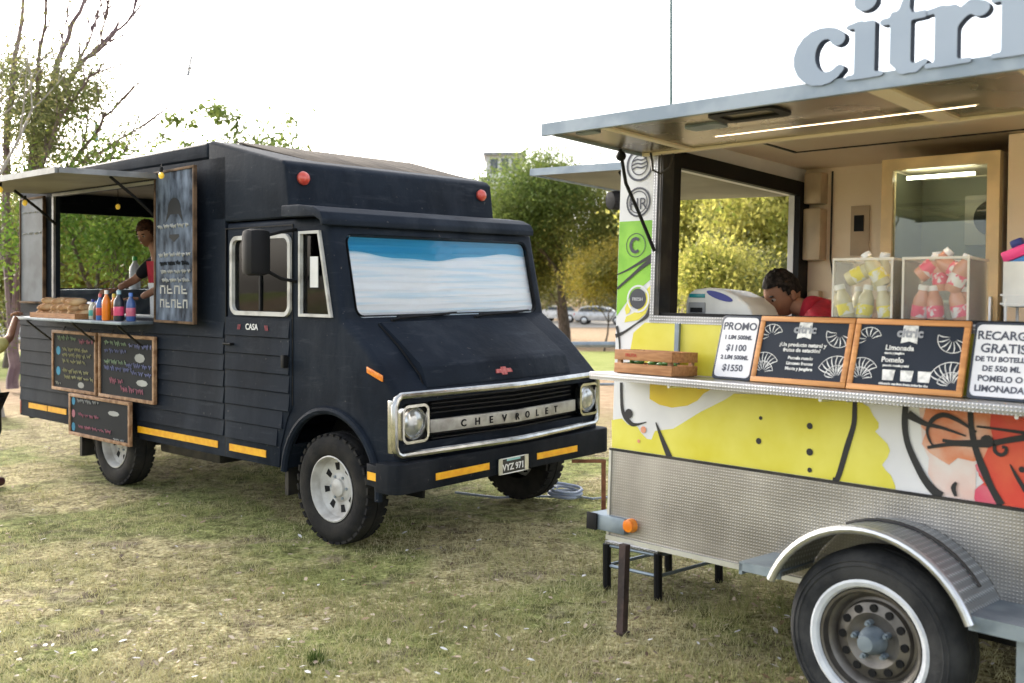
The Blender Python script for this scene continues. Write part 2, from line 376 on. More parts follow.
# --- bonnet: raised centre panel with an upright front lip, seams and badge
hood = MB().prism([(.17,1.480),(.215,1.486),(.40,1.365),(.585,1.235),(.615,1.205),(.665,1.075),(.64,1.05),(.30,1.30)], 'y', .27, W-.33, bev=.012).build('bonnet', M['navy'], truck)
b = MB(); cy = 1.03; x0 = .665
def hf(y, z): return (.672-(z-1.075)*.385, y, z)
b.raw([hf(cy+dy, 1.135+dz) for dy, dz in ((-.085,-.012),(-.03,-.012),(-.024,-.026),(.024,-.026),(.03,-.012),(.085,-.012),(.075,.014),(.03,.014),(.024,.027),(-.024,.027),(-.03,.014),(-.075,.014))]+
      [tuple(Vector(hf(cy+dy, 1.135+dz))-Vector((.02,0,.0))) for dy, dz in ((-.085,-.012),(-.03,-.012),(-.024,-.026),(.024,-.026),(.03,-.012),(.085,-.012),(.075,.014),(.03,.014),(.024,.027),(-.024,.027),(-.03,.014),(-.075,.014))],
      [tuple(range(12)), tuple(range(23, 11, -1))]+[(i, (i+1) % 12, 12+(i+1) % 12, 12+i) for i in range(12)])
b.build('badge', mat('worn_red_badge', (.42,.05,.05), .4, c2=(.5,.14,.12), scale=40), hood)
b = MB()
for y in (.262, W-.322): b.tube([(.64,y,1.07),(.60,y,1.155),(.40,y,1.330),(.20,y,1.472)], .006, 6)
b.build('bonnet_seam', M['black'], truck)
# --- grille: chrome surround with a pointed centre, bar with lettering, lamps
def gx(y): return .70+.10*max(0, 1-abs(y-YC)/.98)
GY0, GY1, GZ0, GZ1 = -.045, W-.05, .672, 1.045
b = MB()
ys = [GY0+.05+(GY1-GY0-.1)*i/20 for i in range(21)]
path = [(gx(y), y, GZ1) for y in ys]+[(gx(GY1-.02), GY1-.018, GZ1-.018),(gx(GY1), GY1, GZ1-.06),(gx(GY1), GY1, GZ0+.06),(gx(GY1-.02), GY1-.018, GZ0+.018)]+[(gx(y), y, GZ0) for y in reversed(ys)]+[(gx(GY0+.02), GY0+.018, GZ0+.018),(gx(GY0), GY0, GZ0+.06),(gx(GY0), GY0, GZ1-.06),(gx(GY0+.02), GY0+.018, GZ1-.018)]
b.tube(path, .024, 10, closed=True)
for y in (GY0, GY1): b.box(.655,.70,y-.020,y+.020,GZ0+.02,GZ1-.02, bev=.010)
grille = b.build('grille', M['chrome'], truck)
b = MB()
for z in (.745,.775,.91,.94,.97,1.0): b.raw([(gx(y)-.055, y, z+dz) for y in (.30, YC, W-.34) for dz in (-.004, .004)]+[(gx(y)-.09, y, z+dz) for y in (.30, YC, W-.34) for dz in (-.004, .004)], [(0,1,3,2),(2,3,5,4),(6,8,9,7),(8,10,11,9),(0,2,8,6),(2,4,10,8),(1,7,9,3),(3,9,11,5)])
b.build('grille_bars', M['black'], grille)
M['bar'] = mat('aged_silver_bar', (.26,.25,.23), .5, .5, c2=(.42,.41,.38), scale=9)
b = MB()
for a_, e_ in ((.27, YC), (YC, W-.31)):
    x0_, x1_ = gx(a_)-.03, gx(e_)-.03
    b.hexa([(x0_-.03,a_,.785),(x1_-.03,e_,.785),(x1_-.03,e_,.87),(x0_-.03,a_,.87),(x0_,a_,.785),(x1_,e_,.785),(x1_,e_,.87),(x0_,a_,.87)], bev=.006)
gb = b.build('grille_bar', M['bar'], grille)
b = MB(); word = 'CHEVROLET'
for i, ch in enumerate(word):
    y = .545+(W-.04-1.09)*i/8
    sl = math.atan2(gx(y+.01)-gx(y-.01), .02)
    b.text(ch, T(gx(y)-.027, y, .803) @ Matrix.Rotation(-sl, 4, 'Z') @ FRONT, .066, .002, bold=.0015)
b.build('lettering', M['black'], gb)
def lamp(y):
    h = MB(); ring(h, rrect(y-.115, y+.115, .74, .985, .05), .018, 'x', .672, .715); bz = h.build('headlamp', M['chrome'], truck)
    MB().prism(rrect(y-.11, y+.11, .745, .98, .05), 'x', .66, .680).build('headlamp_bowl', M['black'], bz)
    MB().lathe([(.100, 0), (.104, .02), (.092, .026), (.088, .012)], (.675, y, .865), (1,0,0), 28).build('trim_ring', M['chrome'], bz)
    MB().lathe([(.088, .012), (.08, .022), (.05, .035), (0, .042)], (.675, y, .865), (1,0,0), 28).build('lens', M['lens'], bz)
M['lens'] = mat('headlamp_glass', (.30,.32,.33), .12, .6, c2=(.55,.56,.55), scale=18, coat=.8)
lamp(.125); lamp(W-.165)
# --- bumper
b = MB(); b.prism([(.58,-.10),(.70,-.10),(.755,-.075),(.775,-.03),(.775,W-.03),(.755,W+.012),(.70,W+.03),(.58,W+.03)], 'z', .445, .632, bev=.014)
b.hexa([(.10+.35,-.06,.47),(.62,-.095,.47),(.62,-.02,.47),(.45,-.01,.47),(.10+.35,-.06,.61),(.62,-.095,.61),(.62,-.02,.61),(.45,-.01,.61)], bev=.01)
bum = b.build('bumper', M['navy_dark'], truck)
b = MB()
for y0, y1 in ((.235,.735),(1.235,1.70)): MB().box(.777,.780,y0,y1,.498,.543).build('reflective_strip', M['yellowtape'], bum)
b.hexa([(.49,-.086,.515),(.615,-.099,.515),(.615,-.097,.515),(.49,-.084,.515),(.49,-.086,.565),(.615,-.099,.565),(.615,-.097,.565),(.49,-.084,.565)])
b.build('reflective_strip', M['yellowtape'], bum)
b = MB(); b.prism(rrect(.815,1.125,.445,.555,.015), 'x', .782, .788)
pl = b.build('licence_plate', mat('black_plate', (.015,.015,.017), .4), truck)
b = MB(); b.text('VYZ 971', T(.7885, .97, .470) @ FRONT, .062, .0012, bold=.0014); ring(b, rrect(.815,1.125,.445,.555,.015), .007, 'x', .7882, .790); b.build('plate_characters', M['white'], pl)
MB().box(.7885,.7905,.90,1.04,.533,.547).build('plate_sticker', mat('pale_teal_sticker', (.25,.5,.5), .5), pl)
b = MB()
for y0 in (.815, 1.085): b.box(.7885,.792,y0,y0+.04,.447,.553)
b.build('plate_bracket', M['alu'], pl)
# --- doors
door = MB()
door.prism([(-1.215,.452),(-.545,.452),(-.53,.60),(-.455,.80),(-.405,.88),(-.405,1.50),(-1.215,1.50)], 'y', -.010, .002, bev=.004)
dr = door.build('cab_door', M['navy'], truck)
b = MB()
for k in range(7):
    z0 = .60+.127*k; xr = -.42 if z0 > .80 else (-.50 if z0 > .70 else -.56)
    b.prism([(-.011, z0), (-.025, z0+.005), (-.013, z0+.122), (-.011, z0+.122)], 'x', -1.205, xr)
b.build('lap_boards', M['navy'], dr)
b = MB(); b.box(-.46,-.425,-.06,-.01,1.16,1.25,bev=.006); b.build('hinge', M['black'], dr)
b = MB(); b.tube([(-1.19,-.012,1.30),(-1.19,-.045,1.30),(-1.10,-.045,1.30),(-1.10,-.012,1.30)], .009, 8); b.build('handle', M['black'], dr)
b = MB(); b.mi = 0; b.text('CASA', T(-.86, -.0235, 1.412) @ SIDE, .062, .001, bold=.001); b.mi = 1
for x in (-1.02,-.68): b.text('///' if x < -.9 else '\\\\\\', T(x, -.0235, 1.412) @ SIDE, .05, .001, bold=.001)
b.build('door_decal', [M['white'], mat('faded_red_print', (.35,.05,.07), .5)], dr)
b = MB()   # thin black rubber strips along the door joints
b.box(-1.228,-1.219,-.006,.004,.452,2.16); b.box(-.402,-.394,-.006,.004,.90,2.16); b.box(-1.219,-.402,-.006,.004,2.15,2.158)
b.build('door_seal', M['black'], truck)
win = MB(); ring(win, rrect(-1.145,-.405,1.515,2.095,.08), .030, 'y', -.022, .006); w = win.build('door_window', M['offwhite'], truck)
MB().prism(rrect(-1.12,-.43,1.54,2.07,.06), 'y', .010, .014).build('pane', M['glassdark'], w)
MB().box(-.80,-.782,-.004,.016,1.55,2.06).build('slider_bar', M['black'], w)
win = MB(); ring(win, [(-.31,1.52),(.045,1.52),(-.085,2.105),(-.31,2.105)], .020, 'y', -.022, .006); w = win.build('quarter_window', M['offwhite'], truck)
MB().prism([(-.295,1.535),(.025,1.535),(-.095,2.09),(-.295,2.09)], 'y', .010, .014).build('pane', M['glassdark'], w)
MB().box(-.21,-.125,.003,.008,1.72,1.93).build('paper_notice', M['white'], w)
b = MB()   # cab seats and dashboard seen through the glass
for y in (.35, 1.35):
    b.box(-1.0,-.45,y,y+.5,1.05,1.25,bev=.05); b.hexa([(-1.05,y,1.2),(-.92,y,1.2),(-.92,y+.5,1.2),(-1.05,y+.5,1.2),(-1.15,y,1.85),(-1.05,y,1.85),(-1.05,y+.5,1.85),(-1.15,y+.5,1.85)],bev=.04)
b.build('cab_seat', mat('teal_seat_cover', (.10,.28,.33), .8), truck)
# --- mirror
b = MB(); b.box(-.50,-.37,-.36,-.19,1.80,2.115,bev=.045); mi = b.build('wing_mirror', M['black'], truck)
MB().box(-.507,-.503,-.33,-.22,1.83,2.08).build('mirror_glass', M['chrome'], mi)
b = MB(); b.tube([(-.40,-.27,2.06),(-.40,-.10,2.10),(-.36,-.0,2.12)], .012, 8); b.tube([(-.40,-.27,1.86),(-.40,-.10,1.78),(-.36,-.0,1.76)], .012, 8); b.build('mirror_arm', M['black'], mi)
# --- box over the cab, roof, visor, marker lamps
b = MB(); b.prism([(-1.47,2.205),(-.43,2.205),(-.475,2.58),(-.52,2.615),(-1.42,2.835),(-1.47,2.835)], 'y', 0, W+.02, bev=.025, seg=3); b.build('cab_roof_box', M['navy'], truck)
M['roof_tan'] = mat('tan_roof_paint', (.075,.06,.048), .85, c2=(.14,.115,.09), scale=2.5, stretch=(1,4,1), bump=.15, spec=.1)  # streaky tan colour for the sloped front of the roof
b = MB(); b.hexa([(-.56,.42,2.610),(-.56,W-.05,2.610),(-1.40,W-.05,2.835),(-1.40,.20,2.835),(-.56,.42,2.622),(-.56,W-.05,2.622),(-1.40,W-.05,2.848),(-1.40,.20,2.848)],bev=.004)
b.build('roof_sheet', M['roof_tan'], truck)
b = MB(); b.prism([(-4.86,2.695),(-1.462,2.695),(-1.462,2.833),(-4.86,2.79)], 'y', -.004, W+.03, bev=.045, seg=3); b.build('roof', M['navy'], truck)
vis = [(-.42,2.285),(-.22,2.282),(-.07,2.262),(.015,2.225),(.045,2.175),(.042,2.135),(.018,2.135),(.0,2.17),(-.06,2.195),(-.42,2.205)]
MB().prism(vis, 'y', -.085, W-.03, bev=.010, seg=3).build('sun_visor', M['navy'], truck)
for y in (.13, .13+1.84):
    MB().lathe([(.045, -.02), (.05, .012), (.04, .03), (.02, .042), (0, .045)], (-.458, y, 2.49), (.99,0,.12), 20).build('marker_lamp', M['redlens'], truck)
# side indicator bits
b = MB(); b.hexa([(.395,-.012,1.175),(.545,-.012,1.125),(.545,.0,1.125),(.395,.0,1.175),(.395,-.012,1.215),(.545,-.012,1.165),(.545,.0,1.165),(.395,.0,1.215)],bev=.004); b.build('side_marker', M['amber'], truck)
# --- rear body walls
b = MB(); b.plate([-4.84,-4.07,-2.19,-1.475,-1.235], [.45,1.46,2.56,2.695], {(1,1)}, 'y', 0, .045)
sw = b.build('side_wall', M['navy'], truck)
c = MB(); c.cyl((-2.96,-.2,.38),(-2.96,.2,.38), .46, n=36); cut(sw, c)
b = MB(); b.plate([-4.84,-1.235], [.45,2.695], set(), 'y', W-.045, W); fw = b.build('far_side_wall', M['navy'], truck)
c = MB(); c.cyl((-2.96,W-.2,.38),(-2.96,W+.2,.38), .46, n=36); cut(fw, c)
b = MB(); b.plate([.045,.32,1.80,W-.045], [.45,1.70,2.46,2.695], {(1,1)}, 'x', -4.84, -4.79); b.build('rear_wall', M['navy_dark'], truck)
M['interior'] = mat('brown_interior', (.07,.055,.045), .6, c2=(.11,.09,.075), scale=3)
b = MB(); b.box(-4.78,-1.24,.05,W-.05,.70,.75); b.box(-4.78,-1.24,.05,W-.05,2.66,2.69); b.box(-1.30,-1.24,.05,W-.05,.75,2.66); b.box(-4.78,-1.3,.05,.075,2.30+.28,2.66)
b.build('interior_lining', M['interior'], truck)
b = MB(); b.box(-4.78,-4.35,.10,W-.1,.75,1.64); b.box(-4.80,-4.30,.08,W-.08,1.64,1.685); b.build('rear_worktop', M['galv'], truck)
# lap boards on the side
b = MB()
for k in range(7):
    z0 = .605+.122*k
    for x0, x1 in ((-4.82,-3.46),(-3.46,-2.49),(-2.49,-1.245)) if z0 < .8 else ((-4.82,-1.245),):
        if x0 == -3.46: continue
        b.prism([(0, z0), (-.017, z0+.004), (-.004, z0+.118), (0, z0+.118)], 'x', x0, x1)
b.build('lap_boards', M['navy'], truck)
for x0, x1 in ((-4.64,-4.24),(-4.22,-3.84),(-2.53,-1.33),(-1.16,-.70)):
    z = .505 if x0 > -3 else .535
    y = -.0125 if x0 > -1.2 else -.004
    MB().box(x0,x1,y-.002,y+.003,z,z+.052).build('reflective_strip', M['yellowtape'], truck)
b = MB(); b.box(-4.86,-4.80,0,.12,.46,.60,bev=.01); b.build('rear_lamp', M['redlens'], truck)
b = MB(); b.box(-4.9,-4.84,.1,W-.1,.40,.52,bev=.02); b.build('rear_bumper', M['navy_dark'], truck)
# chassis
b = MB()
for y in (.55, 1.45): b.box(-4.75,.60,y,y+.08,.45,.60)
for x in (0.0,-2.96): b.cyl((x,.2,.36),(x,W-.2,.36), .06, n=12)
b.ball((-2.96,YC,.36), .15); b.box(-2.4,-1.5,.12,.5,.34,.52,bev=.03); b.box(-1.9,-.6,.9,1.1,.34,.46,bev=.02); b.box(-4.7,-1.25,.06,W-.06,.60,.70)
b.box(-3.62,-3.58,.02,.34,.18,.55); b.box(-.56,-.52,.05,.34,.25,.55)
b.build('chassis', M['darkmetal'], truck)
# --- wheels
def wheel(x, y0, s):        # s=-1: outer face looks to -y
    r = .374; ax = (0, s, 0); c0 = (x, y0-s*.20, r)
    t = MB()
    KW = .20/.232; t.lathe([(a_, h_*KW) for a_, h_ in [(.20,.02),(.235,.005),(.31,.0),(.35,.012),(.368,.035),(r,.06),(r,.105),(.362,.108),(.362,.118),(r,.121),(r,.17),(.368,.195),(.35,.218),(.31,.232),(.245,.228),(.212,.205),(.205,.19)]], c0, ax, 44)
    for i in range(34):
        a = 2*math.pi*i/34
        for h, da in ((.040, 0), (.158, .09)):
            ca, sa = math.cos(a+da), math.sin(a+da); d = s*(h); yy = c0[1]+d
            p = Vector((x+ca*.365, yy, r+sa*.3572)); u = Vector((ca,0,sa)); v = Vector((-sa,0,ca))
            t.hexa([p+u*q+v*e+Vector((0,g,0)) for q in (-.008,.010) for e, g in ((-.022,-.035),(.022,-.03),(.022,.03),(-.022,.025))])
    wh = MB()
    wh.lathe([(a_, h_*KW) for a_, h_ in [(.212,.205),(.222,.222),(.214,.226),(.205,.205),(.195,.150),(.165,.128),(.10,.128),(.088,.14),(.06,.145),(.058,.165),(.045,.172),(0,.172)]], c0, ax, 40)
    root = MB
    o = bpy.data.objects.new('wheel', None); col.objects.link(o); o.parent = truck
    t.build('tyre', M['rubber'], o); rm = wh.build('rim', M['offwhite'], o)
    h = MB()
    for i in range(8):
        a = 2*math.pi*i/8+.2; poly = []
        for rr, dd in ((.118,.11),(.168,.14),(.168,-.14),(.118,-.11)): poly.append((a+dd*(.118/rr+.25), rr))
        P = [(x+rr*math.cos(q), c0[1]+s*(.1315*KW+.001), r+rr*math.sin(q)) for q, rr in poly]; P2 = [(p[0], p[1]-s*.006, p[2]) for p in P]
        h.hexa(P2+P)
    h.build('rim_slots', M['black'], rm)
    n = MB()
    for i in range(6):
        a = 2*math.pi*i/6; n.cyl((x+.078*math.cos(a), c0[1]+s*.116, r+.078*math.sin(a)), (x+.078*math.cos(a), c0[1]+s*.132, r+.078*math.sin(a)), .010, n=6)
    n.build('wheel_nuts', M['galv'], rm)
wheel(.01, 0, -1); wheel(-2.96, -.0, -1); wheel(.01, W-.04, 1); wheel(-2.96, W-.02, 1)
# --- serving hatch: frame, raised flap, struts, shelf
M['flap'] = mat('khaki_flap_lining', (.17,.15,.11), .6, c2=(.26,.235,.175), scale=2)
M['dullalu'] = mat('dull_aluminium', (.20,.20,.20), .5, .5, c2=(.30,.30,.30), scale=6)
b = MB()
for x in (-4.10,-2.205): b.box(x,x+.035,-.022,.0,1.44,2.58)
b.box(-4.10,-2.17,-.022,.0,2.56,2.585)
b.build('hatch_frame', M['dullalu'], truck)
fl = MB(); fl.hexa([(-4.35,-.84,2.585),(-2.16,-.84,2.585),(-2.16,-.01,2.60),(-4.35,-.01,2.60),(-4.35,-.84,2.612),(-2.16,-.84,2.612),(-2.16,-.01,2.63),(-4.35,-.01,2.63)])
flap = fl.build('hatch_flap', M['flap'], truck)
b = MB(); b.box(-4.36,-2.15,-.865,-.842,2.572,2.618); b.hexa([(-2.158,-.84,2.575),(-2.135,-.84,2.575),(-2.135,-.01,2.59),(-2.158,-.01,2.59),(-2.158,-.84,2.617),(-2.135,-.84,2.617),(-2.135,-.01,2.635),(-2.158,-.01,2.635)]); b.build('flap_edge', M['dullalu'], flap)
for x in (-4.0, -2.22): MB().tube([(x,-.40,2.585),(x,-.20,2.44),(x,-.02,2.29)], .013, 8).build('gas_strut', M['black'], flap)
sh = MB(); sh.box(-4.28,-2.24,-.30,-.025,1.415,1.44, bev=.004); she = sh.build('serving_shelf', M['galv'], truck)
b = MB()
for x in (-4.1,-3.2,-2.4): b.hexa([(x,-.26,1.405),(x+.02,-.26,1.405),(x+.02,-.02,1.405),(x,-.02,1.405),(x,-.26,1.414),(x+.02,-.26,1.414),(x+.02,-.02,1.414),(x,-.02,1.414)]); b.tube([(x+.01,-.25,1.40),(x+.01,-.03,1.22)], .009, 6)
b.build('shelf_bracket', M['darkmetal'], she)

# ================================================================== CHALKBOARDS ON THE TRUCK
def squig(mb, x0, x1, z, h, seed, y=-.0215, r=.0036, slope=0.):
    rr = random.Random(seed); x = x0
    while x < x1-.01:
        L_ = min(rr.uniform(.05,.12), x1-x); n = max(4, int(L_/.010)); pts = []
        for i in range(n+1):
            u = x+L_*i/n; pts.append((u, y, z+slope*(u-x0)+h*.5*math.sin(i*2.1+rr.random()*1.4)*rr.uniform(.4,1)))
        mb.tube(pts, r, 5); x += L_+.025
M['c_yel'] = mat('yellow_chalk', (.40,.38,.22), .9); M['c_blu'] = mat('blue_chalk', (.06,.26,.42), .9); M['c_vio'] = mat('violet_chalk', (.20,.21,.36), .9)
M['c_pnk'] = mat('pink_chalk', (.40,.16,.20), .9); M['c_wht'] = mat('pale_chalk', (.38,.38,.36), .9); M['c_grn'] = mat('green_chalk', (.28,.36,.24), .9)
CH = [M[k] for k in ('c_wht','c_yel','c_blu','c_vio','c_pnk','c_grn','slate')]
def board(name, label, w, h, Mx, frame_m, fw=.028, rows=(), group=None, marks=None, slate='slate'):
    o = thing(name, label, 'chalkboard', Mx, group)
    b = MB()
    for x0, x1, z0, z1 in ((0,w,0,fw),(0,w,h-fw,h),(0,fw,fw,h-fw),(w-fw,w,fw,h-fw)): b.box(x0,x1,-.030,.0,z0,z1,bev=.003)
    b.build('wood_frame', frame_m, o)
    MB().box(fw-.004,w-fw+.004,-.019,-.006,fw-.004,h-fw+.004).build('slate', M[slate], o)
    b = MB()
    for i, (mi, x0, x1, z, hh) in enumerate(rows):
        b.mi = mi; squig(b, x0*w, x1*w, z*h, hh*h, i*7+int(w*1000))
    if marks: marks(b, w, h)
    if rows or marks: b.build('chalk_writing', CH, o)
    return o
def blobs(lst):
    def f(b, w, h):
        for mi, u, v, a, c_ in lst: b.mi = mi; b.prism([(u*w+a*w*math.cos(q*.785), v*h+c_*h*math.sin(q*.785)) for q in range(8)], 'y', -.0205, -.0185)
    return f
g3 = 'framed chalkboards hung below the serving shelf'
board('menu_board', 'wood framed chalkboard with yellow lines and two blue marks, hung below the bread tray', .86, .55, on(TF,-4.03,-.025,.765), M['oldwood'],
      rows=[(5,.12,.55,.88,.10),(4,.62,.92,.84,.10),(1,.24,.85,.70,.09),(1,.24,.9,.60,.09),(1,.24,.78,.50,.09),(1,.24,.82,.34,.09),(1,.28,.92,.24,.08),(0,.08,.2,.12,.07)], group=g3,
      marks=blobs([(2,.14,.66,.05,.075),(2,.14,.32,.05,.075),(0,.66,.13,.07,.05)]))
board('menu_board', 'wood framed chalkboard with violet lines and pink words at its foot, below the bottles', .94, .55, on(TF,-3.12,-.025,.765), M['oldwood'],
      rows=[(5,.1,.5,.86,.10),(3,.55,.94,.84,.10),(3,.1,.5,.74,.09),(5,.1,.5,.57,.09),(3,.5,.94,.54,.09),(3,.1,.6,.47,.09),(3,.6,.94,.43,.09),(4,.2,.45,.28,.12),(4,.4,.8,.17,.12)], group=g3,
      marks=blobs([(0,.74,.66,.09,.07),(0,.78,.29,.1,.05)]))
bm_ = board('menu_board', 'lowest chalkboard, wider and shorter, hung over the rear wheel of the navy truck', 1.10, .37, on(TF,-3.62,-.055,.39), M['oldwood'],
      rows=[(0,.14,.5,.86,.12),(4,.16,.5,.52,.11),(4,.16,.72,.24,.10),(0,.74,.92,.10,.06)], group=g3, marks=blobs([(2,.07,.82,.03,.10),(4,.07,.52,.03,.10),(2,.07,.2,.03,.11),(0,.74,.68,.09,.06)]))
for bb in [o for o in bpy.data.objects if o.name.startswith('menu_board')]:
    b = MB(); w_ = .9
    for x in (.2,.7): b.tube([(x,-.012,.36 if bb == bm_ else .545),(x,.01,.39 if bb == bm_ else .585),(x,.02,.40 if bb == bm_ else .60)], .005, 5)
    b.build('hanging_wire', M['darkmetal'], bb)
M['slatedust'] = mat('chalk_dusted_slate', (.018,.024,.036), .8, c2=(.17,.21,.28), scale=5, lo=.36, hi=.70, stretch=(2,1,1), spec=.1)
M['darkwood'] = mat('dark_worn_wood', (.05,.032,.02), .7, c2=(.16,.10,.06), scale=6, bump=.2, spec=.1)
def tall(b, w, h):
    b.mi = 6
    cx, cz = w*.5, h*.73
    b.prism([(cx+.115*math.cos(R(a)), cz+.10*math.sin(R(a))) for a in range(0,181,15)]+[(cx-.15,cz-.09),(cx-.07,cz-.03),(cx+.07,cz-.03),(cx+.15,cz-.09)], 'y', -.0205, -.0185)
    b.prism([(cx-.09,h*.56),(cx,h*.525),(cx+.09,h*.56),(cx+.08,h*.575),(cx-.08,h*.575)], 'y', -.0205, -.0185)
    for i in range(5): b.mi = (0,0,6,0,0)[i]; squig(b, .09*w+.02*i, .9*w, h*(.63-.0*i) if i == 0 else h*(.50-.055*i), h*.03, 50+i, r=.007)
    for r_, z, k in ((0,.19,4),(1,.10,5)):
        for i in range(k):
            b.mi = 0; x = w*(.14+.72*i/k); zz = h*z; s = w*.55/k
            for (u0,v0,u1,v1) in ((0,0,.2,1),(.8,0,1,1),(0,.8,1,1)) if i % 2 == 0 else ((0,0,.2,1),(0,0,1,.2),(.0,.45,.8,.6)):
                b.box(x+u0*s, x+u1*s, -.0205, -.0185, zz+v0*h*.055, zz+v1*h*.055)
board('tall_chalkboard', 'tall narrow chalkboard with a white chalk emblem, just forward of the serving hatch', .70, 1.21, on(TF,-2.17,-.030,1.435,-5), M['darkwood'], fw=.020, marks=tall, slate='slatedust')
M['slategrey'] = mat('grey_worn_slate', (.06,.07,.085), .6, c2=(.13,.145,.165), scale=4)
board('tall_chalkboard', 'tall grey wiped-clean chalkboard at the rear edge of the navy truck', .53, 1.02, on(TF,-4.77,-.012,1.555), M['darkwood'], fw=.020, rows=[(0,.1,.9,.66,.03),(0,.1,.9,.86,.02)], slate='slategrey')
# ================================================================== LEMONADE TRAILER (local: x along its side, y into it, z up)
trailer = thing('food_trailer', 'yellow and white drinks trailer with tread plate skirt, raised canopy and big sign letters', 'food trailer', RF)
Rm3 = RF.to_3x3(); Ro = RF.translation
def rp(x, y):            # where the sight line through a measured photo point meets the trailer's side
    r = Rm3.transposed() @ Vector(((x-512)/1000, 1, (283-y)/1000)); c = Rm3.transposed() @ (Vector((0,0,1.75))-Ro)
    t = -c.y/r.y; p = c+r*t; return (p.x, p.z)
def crop(pts, x0, y0, s): return [rp(x0+s*a, y0+s*b) for a, b in pts]
def stroke(mb, pts, w, y, closed=False):
    n = len(pts); P = [Vector(p) for p in pts]
    if n > 2 and not closed:      # smooth
        Q = []
        for i in range(n-1):
            p0, p1, p2, p3 = P[max(0, i-1)], P[i], P[i+1], P[min(n-1, i+2)]
            for k in range(5):
                t = k/5; Q.append(.5*((2*p1)+(p2-p0)*t+(2*p0-5*p1+4*p2-p3)*t*t+(3*p1-p0-3*p2+p3)*t**3))
        Q.append(P[-1])
    else: Q = P
    m = len(Q); W_ = w if isinstance(w, (list, tuple)) else [w]
    L_ = []
    for i, q in enumerate(Q):
        d = (Q[(i+1) % m]-Q[i-1]) if closed else (Q[min(m-1, i+1)]-Q[max(0, i-1)])
        d = d.normalized(); nrm = Vector((-d.y, d.x))
        u = i/max(1, m-1)*(len(W_)-1); k = min(len(W_)-2, int(u)) if len(W_) > 1 else 0
        ww = W_[0] if len(W_) == 1 else W_[k]+(W_[k+1]-W_[k])*(u-k)
        L_ += [(*(q+nrm*ww/2),), (*(q-nrm*ww/2),)]
    vs = [(a, y, b) for a, b in L_]
    fs = [(2*i, 2*i+1, 2*i+3, 2*i+2) for i in range(m-1)]
    if closed: fs.append((2*m-2, 2*m-1, 1, 0))
    mb.raw(vs, fs, recalc=False)
def fill(mb, pts, y): mb.sheet([(a, y, b) for a, b in pts])
def disc(cx, cz, r, n=24): return [(cx+r*math.cos(2*math.pi*i/n), cz+r*math.sin(2*math.pi*i/n)) for i in range(n)]

LX = 3.3
WT = 1.90
# --- shell
b = MB(); b.plate([-.025,.215,LX], [.46,1.555,2.43], {(1,1)}, 'y', 0, .03)
M['vinyl'] = mat('white_vinyl_wrap', (.66,.66,.68), .38, c2=(.74,.74,.75), scale=3)
shell = b.build('side_panel', M['vinyl'], trailer)
b = MB(); b.plate([.03,.335,1.72,WT], [.46,1.60,2.40,2.60], {(1,1)}, 'x', -.02, .02); b.build('end_wall', M['vinyl'], trailer)
b = MB(); b.plate([.02,LX], [.43,2.60], set(), 'y', WT-.04, WT); b.build('back_wall', M['cream'], trailer)
b = MB(); b.box(.02,LX,.03,WT-.04,.46,.50); b.build('trailer_floor', M['darkmetal'], trailer)
b = MB(); b.prism([(-.0,2.43),(.03,2.43),(.42,2.575),(WT-.04,2.585),(WT,2.60),(WT-.1,2.64),(.42,2.63),(.0,2.47)], 'x', -.02, LX); b.build('roof', M['cream'], trailer)
b = MB(); b.box(LX-.04,LX,.03,WT-.04,.5,2.58); b.build('end_wall', M['cream'], trailer)
b = MB(); b.box(.3,LX-.05,1.20,1.215,2.575,2.583); b.box(.3,.315,.45,1.2,2.572,2.58); b.build('ceiling_strip', M['darkmetal'], trailer)
# --- end window frame and corner post
b = MB(); b.plate([.13,.335,1.72,1.84], [1.52,1.60,2.40,2.49], {(1,1)}, 'x', .022, .06)
b.box(.06,.12,.20,.33,1.58,2.43)
b.build('end_window_frame', M['black'], trailer)
b = MB(); b.box(.217,.245,-.004,.09,1.585,2.43); b.build('corner_post', M['darkmetal'], trailer)
b = MB(); b.box(.19,.216,-.006,-.001,1.585,2.42); b.box(.19,LX,-.006,-.001,1.555,1.584); b.box(.19,LX,-.006,.035,1.584,1.590); b.build('tread_edging', M['treadw'], trailer)
b = MB(); b.box(.246,LX,.005,.03,1.590,1.606); b.build('sill_rubber', M['black'], trailer)
# --- lower skirt
b = MB(); b.box(-.03,LX,-.008,-.001,.465,.893); b.build('skirt', M['tread'], trailer)
b = MB(); b.box(-.032,LX,-.014,-.001,.893,.905); b.build('skirt_trim', M['darkmetal'], trailer)
b = MB(); b.box(-.032,-.018,-.014,.02,.465,.893); b.box(-.035,LX,-.016,.03,.440,.464); b.build('skirt_edge', M['alu'], trailer)
# --- painted artwork
M['a_yel'] = mat('lemon_yellow_paint', (.66,.58,.035), .4, c2=(.76,.70,.12), scale=3.5, lo=.35, hi=.65)
M['a_deep'] = mat('deep_yellow_paint', (.70,.50,.012), .4, c2=(.72,.56,.03), scale=3)
M['a_blk'] = mat('black_brush_paint', (.012,.012,.014), .5)
M['a_org'] = mat('orange_watercolour', (.66,.17,.05), .45, c2=(.74,.46,.34), scale=7, lo=.35, hi=.65)
M['a_pnk'] = mat('pale_pink_watercolour', (.72,.46,.40), .45, c2=(.74,.66,.62), scale=5, lo=.35, hi=.65)
M['a_red'] = mat('red_watercolour', (.62,.035,.025), .45, c2=(.70,.12,.05), scale=5, lo=.4, hi=.75)
M['a_mag'] = mat('magenta_watercolour', (.62,.05,.12), .45, c2=(.66,.16,.2), scale=5)
M['a_grn'] = mat('lime_green_paint', (.16,.42,.012), .4, c2=(.26,.56,.035), scale=5)
M['a_gry'] = mat('dark_print', (.04,.042,.06), .5)
